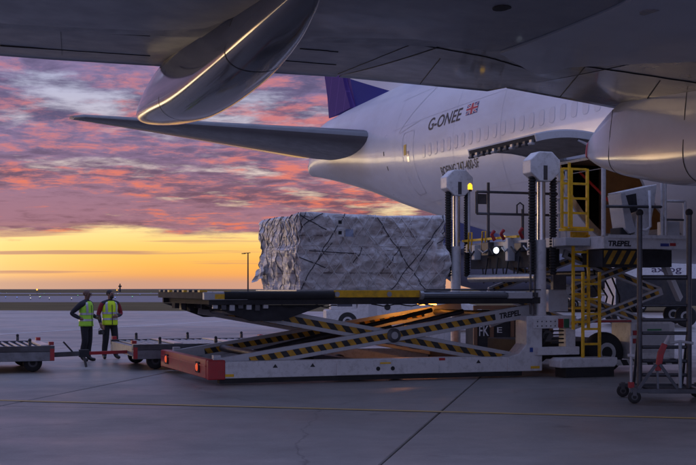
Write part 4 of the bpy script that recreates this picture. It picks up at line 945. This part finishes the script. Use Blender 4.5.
# ------------------------------------------------------------------ pallet dollies coupled behind the loader
M_DOLLY = mat('dolly_grey', (.20,.205,.225), .42, .3, var=.25, vscale=5, dirt=(.09,.08,.08), dscale=4)
M_PLATE = mat('tread_plate', (.55,.53,.52), .28, .6, var=.15, vscale=6, dirt=(.25,.23,.22))
DU, DV = Vector((math.cos(TH), math.sin(TH), 0)), Vector((-math.sin(TH), math.cos(TH), 0))
def dolly(k0, length, label):
    o = Vector((-6.2,26.2,0))+DU*k0
    d = thing('pallet_dolly', label, 'dolly', tuple(o), TH, 'pallet dollies in tow')
    W = 3.0
    for v0, v1 in ((0,.12),(W-.12,W)): obj('side_beam', MB().prism([(0,.24),(length,.24),(length,.44),(0,.44)], v0, v1), M_DOLLY, d, bevel=.012)
    for u0, u1 in ((-.0,.12),(length-.12,length)): obj('end_beam', MB().box(u0,u1,.125,W-.125,.30,.52), M_DOLLY, d, bevel=.01)
    obj('bed', MB().box(.13,length-.13,.13,W-.13,.40,.45), M_STEEL, d)
    obj('deck_edge', MB().box(.0,length,-.01,.10,.445,.56), M_STEEL, d); obj('deck_edge', MB().box(.0,length,W-.10,W+.01,.445,.56), M_STEEL, d)
    nr = int(length/.17)
    for k in range(nr):
        u = .2+k*(length-.4)/(nr-1); obj('roller', MB().cyl((u,.16,.52),(u,W-.16,.52),.032,8), M_GALV, d, auto=40)
    for u in (length-.16, length*.62, length*.28): obj('tread_plate', MB().box(u-.1,u+.1,.2,W-.15,.556,.575), M_PLATE, d)
    for u in (.05, length-.05):
        obj('red_end', MB().box(u-.045,u+.045,-.018,-.002,.25,.50), M_RED, d)
        for v in (.2, W-.2): obj('corner_stop', MB().box(u-.05,u+.05,v-.08,v+.08,.57,.64), M_RED, d)
    for u in (.6, length*.5, length-.5):
        for v in (.08, W-.08): 
            s_ = obj('lock_post', MB().box(u-.03,u+.03,v-.03,v+.03,.565,.66), M_STEEL, d); obj('lock_knob', MB().sphere((u,v,.685), .035, 8, 6), M_DARKP, s_)
    for u in (.55, length-.42):
        for v in (.34, W-.34): wheel((u,v,.20), .20, .14, d)
    return d
dolly(-3.7, 3.7, 'grey roller dolly with red corner towed at the end of the red bar')
dolly(1.66, 3.7, 'grey roller dolly standing between two workers and the red loader bumper')
tb = thing('tow_bar', 'red and black tow bar linking the two roller dollies', 'tow bar', tuple(Vector((-6.2,26.2,0))+DU*.0), TH)
obj('bar', MB().bar((.75,.62,.36),(1.66,.75,.37), .07, .07), M_RED, tb); obj('coupling', MB().bar((.0,.6,.34),(.72,.62,.36), .12, .10), M_STEEL, tb)
obj('clamp', MB().box(.6,.8,.52,.72,.28,.44), M_DARKP, tb); obj('lever', MB().bar((.45,.6,.40),(.25,.55,.62), .03, .03), M_STEEL, tb); obj('drop_leg', MB().bar((.7,.62,.3),(.75,.62,.06), .05, .05), M_STEEL, tb)

# ------------------------------------------------------------------ two workers
def person(label, loc, rz, joints, mats, hair, vest, vest_extra):
    p = thing('person', label, 'person', loc, rz, 'workers in yellow vests')
    J = joints; V = []; E = []; RD = []
    def vert(co, r): V.append(co); RD.append(r if isinstance(r, tuple) else (r, r)); return len(V)-1
    def chain(start, pts):
        c = start
        for co, r in pts: i = vert(co, r); E.append((c, i)); c = i
        return c
    pel = vert((0,0,.97), (.155,.115)); sp = chain(pel, [((0,.01,1.12),(.15,.11)),((0,.01,1.27),(.165,.12)),((0,.01,1.40),(.15,.10))])
    nk = chain(sp, [((0,.0,1.495),.058),(J['hb'],.062),(J['hc'],(.080,.095)),(J['ht'],(.068,.082)),(J['htt'],.045)])
    ends = {}
    for s_ in (-1, 1):
        k = 'R' if s_ < 0 else 'L'
        kn, an, to = J['leg'+k]
        chain(pel, [((s_*.095,0,.88),(.108,.11)),(kn,.084),((kn[0]*.5+an[0]*.5,kn[1]*.5+an[1]*.5+.02,(kn[2]+an[2])/2),.078),(an,.066),((an[0]+(to[0]-an[0])*.4,an[1]+(to[1]-an[1])*.4,.05),.05),(to,.04)])
        sh, el, wr = J['arm'+k]
        wi = chain(sp, [(sh,.078),(((sh[0]+el[0])/2,(sh[1]+el[1])/2,(sh[2]+el[2])/2),.068),(el,.058),(((el[0]+wr[0])/2,(el[1]+wr[1])/2,(el[2]+wr[2])/2),.052),(wr,.038)])
        hd_ = Vector(J['hand'+k]); wv = Vector(wr); pc = wv+hd_*.05; pi = chain(wi, [(tuple(pc), .034)])
        sd_ = Vector(J['hside'+k]); 
        for f in range(4):
            o_ = sd_*(.028-.019*f); ln = (.075,.085,.08,.062)[f]; cr = Vector(J['curl'+k])
            chain(pi, [(tuple(pc+o_+hd_*.035),.0115),(tuple(pc+o_+hd_*(.035+ln*.5)+cr*.01),.0095),(tuple(pc+o_+hd_*(.035+ln*.85)+cr*.035),.008)])
        chain(pi, [(tuple(pc+sd_*.045+hd_*.005),.012),(tuple(pc+sd_*.062+hd_*.04+cr*.012),.0095)])
    me = bpy.data.meshes.new('body'); me.from_pydata(V, E, []); o = bpy.data.objects.new('body', me); COL.objects.link(o)
    md = o.modifiers.new('skin', 'SKIN'); md.use_smooth_shade = True
    for i, d in enumerate(me.skin_vertices[0].data): d.radius = RD[i]; d.use_root = (i == 0)
    ss = o.modifiers.new('sub', 'SUBSURF'); ss.levels = 2; ss.render_levels = 2
    dg = bpy.context.evaluated_depsgraph_get(); dg.update(); m2 = bpy.data.meshes.new_from_object(o.evaluated_get(dg)); bpy.data.objects.remove(o)
    for m_ in mats: m2.materials.append(m_)
    skin_, jack, trou, shoe, arm_ = range(5)
    for pol in m2.polygons:
        c = pol.center; pol.use_smooth = True; i = jack
        if c.z > 1.51: i = skin_
        elif c.z < .11: i = shoe
        elif c.z < .95 and abs(c.x) < .22: i = trou
        for k in ('R', 'L'):
            sh, el, wr = [Vector(q) for q in J['arm'+k]]
            if (c-wr).length < .22 and (c-(wr+Vector(J['hand'+k])*.09)).length < .115: i = skin_
            elif (c-(sh+el)/2).length < .17 and abs(c.x) > .2: i = arm_
        pol.material_index = i
    b_ = bpy.data.objects.new('body', m2); COL.objects.link(b_); b_.parent = p
    hc = Vector(J['hc']); fd = (Vector(J['look'])).normalized(); rt = Vector((fd.y,-fd.x,0))
    up_ = Vector((0,0,1))
    obj('hair', MB().sphere(tuple(hc+up_*.03-fd*.03), .096, 16, 10, (.92,1.0,.88)), hair, p, smooth=True)
    if vest_extra == 'beard': obj('beard', MB().sphere(tuple(hc+fd*.045-up_*.062), .052, 12, 8, (1,1,1)), hair, p, smooth=True)
    obj('nose', MB().tube([hc+fd*.085+up_*.02, hc+fd*.112-up_*.015, hc+fd*.09-up_*.025], [.008,.015,.01], 8), mats[0], p, smooth=True)
    for s_ in (-1, 1):
        obj('ear', MB().sphere(tuple(hc+rt*.083*s_-fd*.0-up_*.005), .026, 8, 6, (.5,.6,1.1)), mats[0], p, smooth=True)
        obj('eye', MB().sphere(tuple(hc+rt*.033*s_+fd*.083+up_*.022), .012, 8, 6), M_INK, p, smooth=True)
    obj('mouth', MB().tube([hc+fd*.092-up_*.055+rt*.022, hc+fd*.098-up_*.057, hc+fd*.092-up_*.055-rt*.022], .006, 6), mat('lips', (.22,.08,.07), .5), p)
    # vest: shell round the trunk, open at the neck
    VR = [(.86,.205,.168),(.93,.20,.165),(1.05,.192,.155),(1.18,.195,.153),(1.30,.205,.153),(1.38,.21,.140),(1.43,.185,.120),(1.465,.12,.098)]
    def vr(z): return interp(VR, z, 1), interp(VR, z, 2)
    def vp(z, a_, off=0.0):
        rx, ry = vr(z); wob = 1+.05*math.sin(5*a_+z*9)*(1.35-z)+.03*mnoise.noise(Vector((math.cos(a_)*2.5, math.sin(a_)*2.5, z*6)))
        return ((rx*wob+off)*math.cos(a_), (ry*wob+off)*math.sin(a_)+.008, z+(.03*max(0, z-1.38)*0))
    zs = [.86+.605*k/16 for k in range(17)]
    vo = obj('safety_vest', MB().loft([[vp(z, 2*math.pi*k/32) for k in range(32)] for z in zs], caps=False), vest, p, smooth=True)
    sd__ = vo.modifiers.new('solid', 'SOLIDIFY'); sd__.thickness = .008
    M_REF = mat('reflective_tape', (.42,.43,.48), .35, .3)
    for z0 in (.985, 1.135): obj('reflective_band', MB().loft([[vp(z, 2*math.pi*k/32, .007) for k in range(32)] for z in (z0, z0+.025, z0+.05)], caps=False), M_REF, vo, smooth=True)
    for s_ in (-1, 1):
        for fb in (-1, 1):
            def sp_(z, t_): 
                a_ = math.atan2(fb*.75, s_*.62)+t_*.16*s_*fb*-1; return vp(z, a_, .007)
            obj('reflective_band', MB().grid(lambda z, t_: sp_(z, t_), [1.19+.25*k/6 for k in range(7)], [-1,0,1]), M_REF, vo)
    obj('zip_strip', MB().grid(lambda z, t_: vp(z, -math.pi/2+t_*.05, .008), [.87+.5*k/8 for k in range(9)], [-1,1]), M_DARKP, vo)
    return p
M_SK1 = mat('skin_brown', (.16,.085,.06), .5, var=.1, vscale=20); M_SK2 = mat('skin_tan', (.24,.13,.095), .5, var=.1, vscale=20)
M_NAVY = mat('navy_cloth', (.018,.018,.026), .85, bump=.4, bscale=30, var=.2, vscale=8); M_TROU = mat('dark_trousers', (.014,.014,.018), .9, bump=.5, bscale=18)
M_REDC = mat('red_cloth', (.20,.012,.02), .85, bump=.3, bscale=30); M_SHOE = mat('shoes', (.012,.012,.013), .5)
M_HV1 = mat('hi_vis_green', (.36,.72,.05), .75, var=.10, vscale=9, bump=.4, bscale=12); M_HV2 = mat('hi_vis_yellow', (.60,.85,.02), .75, var=.10, vscale=9, bump=.4, bscale=12)
M_HAIR = mat('dark_hair', (.02,.016,.014), .7); M_BUZZ = mat('buzz_hair', (.115,.065,.048), .7)
pA = gnd(86.5,361.5); pB = gnd(110,359)
JA = dict(hb=(0,-.02,1.55), hc=(0,-.035,1.63), ht=(0,-.02,1.685), htt=(0,-.015,1.72), look=(0,-1,0),
  legR=((-.10,-.03,.5),(-.10,.05,.10),(-.13,-.13,.045)), legL=((.10,-.01,.5),(.11,.02,.10),(.14,-.17,.045)),
  armR=((-.205,.01,1.40),(-.33,.22,1.17),(-.20,.02,1.04)), armL=((.205,.01,1.40),(.30,.05,1.13),(.24,-.17,1.05)),
  handR=(.45,-.75,-.2), hsideR=(.3,.3,.8), curlR=(.8,.2,0), handL=(-.5,-.75,.0), hsideL=(0,0,1), curlL=(-.6,.3,0))
JB = dict(hb=(.0,-.02,1.545), hc=(.0,-.03,1.63), ht=(.0,-.015,1.685), htt=(.0,-.01,1.72), look=(.45,-.9,0),
  legR=((-.12,-.02,.5),(-.14,.03,.10),(-.19,-.15,.045)), legL=((.12,-.05,.5),(.15,.0,.10),(.19,-.18,.045)),
  armR=((-.205,.01,1.40),(-.29,.05,1.13),(-.27,-.06,.90)), armL=((.205,.01,1.40),(.30,.02,1.13),(.10,-.20,1.08)),
  handR=(.1,-.25,-.95), hsideR=(.3,-.8,.2), curlR=(.7,.1,0), handL=(-.93,-.3,-.1), hsideL=(0,-.3,.9), curlL=(0,.6,-.3))
person('worker in green hi-vis vest and dark jacket with a hand on the hip', (pA.x,pA.y,0), R(68), JA, (M_SK1,M_NAVY,M_TROU,M_SHOE,M_NAVY), M_BUZZ, M_HV1, '')
person('bearded worker in yellow hi-vis vest with red sleeves holding a black camera', (pB.x,pB.y,0), R(32), JB, (M_SK2,M_NAVY,M_TROU,M_SHOE,M_REDC), M_HAIR, M_HV2, 'beard')
rzB = R(32); hb = Vector((-.27,-.06,.90))+Vector((.1,-.25,-.95))*.14
hw_ = Vector((pB.x+hb.x*math.cos(rzB)-hb.y*math.sin(rzB), pB.y+hb.x*math.sin(rzB)+hb.y*math.cos(rzB), hb.z))
cmr = thing('handheld_camera', 'small black camera hanging from the bearded worker\'s hand', 'camera', (hw_.x-.01, hw_.y-.02, hw_.z-.10), R(50))
cb_ = obj('camera_body', MB().box(-.065,.065,-.035,.035,-.04,.055).box(-.025,.025,-.03,.03,.0555,.075), M_BLACK, cmr, bevel=.008); obj('lens', MB().lathe((0,-.036,.0), (0,-1,0), [(0,.035),(.05,.035),(.055,.028),(.05,.02)], 14), M_DARKP, cmr, auto=40)
obj('strap', MB().tube([(-.06,0,.05),(-.05,.02,.10),(0,.03,.13),(.05,.02,.10),(.06,0,.05)], .006, 6), M_BLACK, cmr)

# ------------------------------------------------------------------ wheeled rung stand by the right edge
SX, SY = 5.0, 19.6
stn = thing('rung_stand', 'tall grey wheeled stand with rungs between two knobbed posts and a red lever', 'stand', (SX,SY,0), R(-4))
M_SG = mat('stand_grey', (.085,.09,.105), .42, .5, var=.25, vscale=8, dirt=(.04,.04,.045))
for x in (-.385, .385):
    ps = obj('post', MB().cyl((x,0,.20),(x,0,2.93),.042,14), M_SG, stn, auto=40); obj('knob', MB().sphere((x,0,2.965), .06, 14, 10), M_BLACK, ps, smooth=True)
for z in (.40,.62,.84,1.06,1.27,1.50,1.94): obj('rung', MB().cyl((-.34,0,z),(.34,0,z),.028 if z < 1.9 else .04,10), M_SG, stn, auto=40)
obj('base_rail', MB().box(-.62,.62,-.62,-.55,.16,.22), M_SG, stn); obj('base_rail', MB().box(-.62,.62,.55,.62,.16,.22), M_SG, stn)
for x in (-.44,.44): obj('side_rail', MB().box(x-.035,x+.035,-.54,.54,.16,.22), M_SG, stn)
obj('base_tray', MB().box(-.30,.36,-.30,.30,.13,.2), M_DARKP, stn)
for s_ in (-1, 1):
    obj('brace', MB().bar((-.20+s_*.30,-.58,.22),(-.20+s_*.03,-.58,.60), .035, .045), M_SG, stn)
obj('brace', MB().bar((-.20,-.56,.22),(-.20,-.50,.60), .03, .03), M_SG, stn); obj('back_stay', MB().bar((-.385,.58,.22),(-.385,.04,1.2), .04, .04), M_SG, stn); obj('back_stay', MB().bar((.385,.58,.22),(.385,.04,1.2), .04, .04), M_SG, stn)
obj('red_lever', MB().prism([(-.24,.50),(-.15,.50),(-.11,.74),(-.05,.90),(-.13,.93),(-.20,.78)], -.56, -.50), M_RED, stn, bevel=.008); obj('lever_grip', MB().cyl((-.10,-.53,.88),(-.02,-.53,1.04),.028,10), M_GREYW, stn)
obj('side_tube', MB().cyl((-.55,-.2,.30),(-.55,-.2,1.02),.022,10), M_GREYW, stn, auto=40); obj('tube_collar', MB().box(-.60,-.5,-.24,-.16,.70,.74), M_GREYW, stn); obj('side_tube', MB().cyl((.16,-.45,.23),(.16,-.45,.95),.028,10), mat('pale_blue_tube', (.33,.38,.44), .4), stn, auto=40)
obj('top_handle', MB().tube([(.0,-.45,.92),(.16,-.45,.95),(.36,-.45,.92)], .022, 8), M_GREYW, stn)
obj('tube_foot', MB().box(-.59,-.51,-.26,-.14,.21,.30), M_RED, stn)
for x, y in ((-.56,-.585),(.62,-.585),(-.56,.585),(.62,.585)):
    ck = obj('caster_fork', MB().box(x-.03,x+.03,y-.05,y+.05,.12,.24), M_STEEL, stn); wheel((x,y+(.0),.10), .10, .07, stn)

# ------------------------------------------------------------------ beyond the loader
# low white pushback tug seen under the platform
tg = gnd(360,331); tug = thing('pushback_tug', 'low white aircraft tug with small cab seen under the loader platform', 'tug', (tg.x,tg.y,0), R(4))
obj('tug_body', MB().prism([(-1.5,.35),(5.0,.35),(5.0,1.05),(3.6,1.32),(-.15,1.34),(-.2,.95),(-1.5,.9)], -1.1, 1.1), M_WHITE, tug, bevel=.06)
cab = obj('tug_cab', MB().prism([(-1.3,.9),(-.2,.9),(-.25,1.52),(-1.05,1.52),(-1.3,1.2)], -1.0, .1), M_WHITE, tug, bevel=.05); obj('cab_window', MB().box(-1.02,-.4,-1.008,-1.002,1.05,1.42), mat('cab_glass', (.05,.06,.09), .08, coat=.5), cab); obj('lit_panel', MB().box(-1.0,-.45,-1.016,-1.010,1.30,1.40), mat('lit_panel', (.8,.6,.3), .5, emit=(1,.65,.25), estr=.7), cab)
obj('cab_beacon', MB().lathe((-.55,-.5,1.52), (0,0,1), [(0,.13),(.1,.12),(.16,.05)], 12), mat('red_beacon', (.2,.02,.03), .4), cab, smooth=True)
obj('filler_port', MB().cyl((1.05,-1.12,1.02),(1.05,-1.09,1.02),.13,18), M_BLACK, tug); obj('hatch', MB().box(.28,.62,-1.115,-1.103,.62,1.24), M_GREYW, tug); obj('grille', MB().box(1.9,3.3,-1.115,-1.103,.75,.82), M_DARKP, tug)
for x in (-.6, 3.6): wheel((x,-.98,.42), .42, .3, tug); wheel((x,.98,.42), .42, .3, tug)
# brown framed transport rack with dark panels
rk = Vector((3.2,31.2,0)); rack = thing('transport_rack', 'brown framed equipment rack with dark panels behind the loader scissor arms', 'rack', tuple(rk), R(6))
M_BRN = mat('brown_frame', (.20,.105,.06), .6, var=.2, vscale=5)
for x in (0,.42,.95,1.42,1.95): obj('rack_upright', MB().box(x-.045,x+.045,-.05,.05,.12,1.32), M_BRN, rack)
for z in (.16,1.30): obj('rack_rail', MB().box(-.05,2.0,-.04,.04,z-.05,z+.05), M_BRN, rack)
for x0, x1 in ((.05,.37),(.47,.90),(1.0,1.37),(1.47,1.9)): obj('rack_panel', MB().box(x0,x1,.0,.03,.22,1.24), M_DARKP, rack)
obj('rack_box', MB().box(0,2.0,.06,1.2,.12,1.2), M_DARKP, rack)
lettering('rack_lettering', 'FK', lambda x, y: (.10+x, -.006, .58+y), .25, .26, M_PAPER, rack, 0, .01); lettering('rack_lettering', 'E', lambda x, y: (.56+x, -.006, .66+y), .13, .14, M_PAPER, rack, 0, .01)
for x in (.2,1.8): wheel((x,.2,.09), .09, .06, rack); wheel((x,1.0,.09), .09, .06, rack)
# white shelter cabinet under the platform, right
cbn = thing('service_cabinet', 'small white ground power cabinet behind the loader arms', 'cabinet', (2.4,33.0,0), R(5)); obj('cabinet_body', MB().box(-.3,.55,0,.8,.15,1.15), M_GREYW, cbn, bevel=.02); obj('cabinet_door', MB().box(-.22,.47,-.012,-.002,.25,1.05), M_WHITE, cbn); obj('door_handle', MB().box(.38,.43,-.03,-.013,.6,.75), M_BLACK, cbn); obj('cabinet_base', MB().box(-.28,.53,.05,.75,.0,.148), M_DARKP, cbn)
# far parked airliner: only its tail shows under the belly
fa = thing('parked_airliner', 'distant airliner with navy tail fin seen under the cargo jet belly', 'airplane', (7.2,90.0,0), R(36))
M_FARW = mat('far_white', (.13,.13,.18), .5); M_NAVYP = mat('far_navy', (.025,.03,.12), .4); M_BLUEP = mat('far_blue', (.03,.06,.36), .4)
rings = []
for x, w_, z_, h_ in ((-3.0,.25,4.4,.3),(-1,.9,4.1,.95),(1,1.5,3.7,1.6),(4,1.95,3.5,2.0),(12,2.0,3.8,2.0),(30,2.0,3.8,2.0),(34,1.5,3.7,1.6),(36.5,.3,3.4,.4)): rings.append([(x, w_*math.cos(2*math.pi*k/24), z_+h_*math.sin(2*math.pi*k/24)) for k in range(24)])
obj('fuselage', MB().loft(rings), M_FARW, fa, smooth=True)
obj('fin', MB().loft([foil((6.4,0,4.6),(-.3,0,4.6),.5,(0,1,0)), foil((4.3,0,7.0),(-1.0,0,7.0),.4,(0,1,0)), foil((.6,0,12.0),(-2.2,0,12.0),.2,(0,1,0))]), M_NAVYP, fa, auto=40)
for s_ in (-1, 1):
    sb = obj('stabilizer', MB().loft([foil((3.6,s_*.6,4.3),(-.4,s_*.6,4.4),.4,(0,0,1)), foil((-.2,s_*5.2,4.75),(-1.9,s_*5.2,4.8),.16,(0,0,1))]), M_FARW, fa, auto=40)
    obj('stabilizer_tip', MB().loft([foil((-.2,s_*5.21,4.75),(-1.9,s_*5.21,4.8),.16,(0,0,1)), foil((-1.0,s_*6.6,4.9),(-2.2,s_*6.6,4.92),.06,(0,0,1))]), M_BLUEP, sb, auto=40)
    obj('wing', MB().loft([foil((22,s_*1.8,3.0),(15.5,s_*1.8,3.0),.9,(0,0,1)), foil((13,s_*16,4.6),(11,s_*16,4.6),.3,(0,0,1))]), M_FARW, fa, auto=40)
    obj('engine', MB().lathe((21.5,s_*5.6,2.0), (-1,0,0), [(0,.75),(.1,.95),(1.5,1.0),(3.2,.75),(4.2,.45)], 20), M_FARW, fa, auto=40)
    g_ = obj('landing_gear', MB().cyl((16.5,s_*3.6,3.0),(16.5,s_*3.6,.5),.16,10), M_GALV, fa); wheel((16.5,s_*3.3,.5), .5, .35, g_); wheel((16.5,s_*3.9,.5), .5, .35, g_)
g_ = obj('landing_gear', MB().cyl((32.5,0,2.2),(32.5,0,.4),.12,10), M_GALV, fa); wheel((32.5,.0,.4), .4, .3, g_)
# box trailer with lettering and a blue tractor, beyond the bridge
bt = thing('box_trailer', 'white box trailer with dark lettering glimpsed under the bridge platform', 'trailer', (14.0,57.0,0), R(-8))
bx_ = obj('box_body', MB().box(-1.7,2.0,0,7,1.0,3.05), M_WHITE, bt, bevel=.03); lettering('box_lettering', 'axlog', lambda x, y: (-.05+x, -.006, 2.45+y), 1.35, .38, mat('lettering_plum', (.07,.05,.10), .5), bx_, 0, .01)
obj('lower_panel', MB().box(-1.65,1.95,-.02,-.003,1.0,2.25), M_DARKP, bx_)
for x in (-1.3,1.6): wheel((x,.9,.5), .5, .3, bt); wheel((x,5.8,.5), .5, .3, bt)
btr = thing('blue_tank', 'blue and white tank trailer beside the white box trailer', 'tank', (17.6,54.0,0), 0)
obj('tank_barrel', MB().lathe((-1.6,0,1.75), (1,0,0), [(0,.1),(.1,.5),(.3,.62),(2.2,.62),(2.4,.5),(2.5,.1)], 24), M_WHITE, btr, smooth=True); obj('tank_band', MB().lathe((-.6,0,1.75), (1,0,0), [(0,.625),(.0,.64),(1.1,.64),(1.1,.625)], 24), M_BLUEP, btr, auto=40)
obj('tank_frame', MB().box(-1.6,.9,-.45,.45,.75,1.2), M_GREYW, btr); [wheel((x,y,.4), .4, .2, btr) for x in (-1.1,.4) for y in (-.5,.5)]
# tall lamp post far off, small mast, airfield lights
lp = atd(248,289.5,255); post = thing('lamp_post', 'tall thin lamp post standing beyond the apron by the pallet', 'lamp post', (lp.x,lp.y,0))
obj('pole', MB().tube([(0,0,0),(0,0,9.2)], [.17,.12], 10), M_DARKP, post); obj('lamp_arm', MB().bar((-.9,0,9.2),(.5,0,9.3), .16, .14), M_DARKP, post); obj('lamp_head', MB().box(-1.3,-.5,-.25,.25,9.05,9.22), M_DARKP, post)
mp_ = atd(120,289.5,900); tag(obj('radio_mast', MB().tube([(mp_.x,mp_.y,0),(mp_.x,mp_.y,6)], [.7,.4], 8).box(mp_.x-1,mp_.x+1,mp_.y-1,mp_.y+1,3.5,4.6), M_DARKP), 'tiny dark mast on the flat horizon', 'mast')
random.seed(21)
LC = dict(orange=(1,.45,.06), blue=(.15,.3,1), green=(.2,.9,.35), white=(1,.9,.7))
LS = [(37,291.0,'orange',.30,420),(117,291.5,'orange',.16,330)]+[(random.uniform(0,245),random.uniform(293,300.5),random.choice(('blue','blue','green','white')),.055,0) for _ in range(26)]
for px, py, c, r, y in LS:
    p = gnd(px, py) if not y else atd(px, py, y); z = max(.25, p.z+.3)
    o = thing('airfield_light', {'orange':'larger orange glowing airfield light on the open horizon' if r > .2 else 'small orange glowing light just past the bearded worker\'s head','blue':'tiny blue edge light on the far taxiway','green':'tiny green edge light on the far taxiway','white':'tiny white edge light on the far taxiway'}[c], 'light', (p.x,p.y,0), 0, 'airfield lights')
    obj('stem', MB().cyl((0,0,-.02),(0,0,z),.04,6), M_DARKP, o); obj('lens', MB().sphere((0,0,z+r*.6), r, 8, 6), mat('airfield_'+c, LC[c], .4, emit=LC[c], estr=1.6), o)
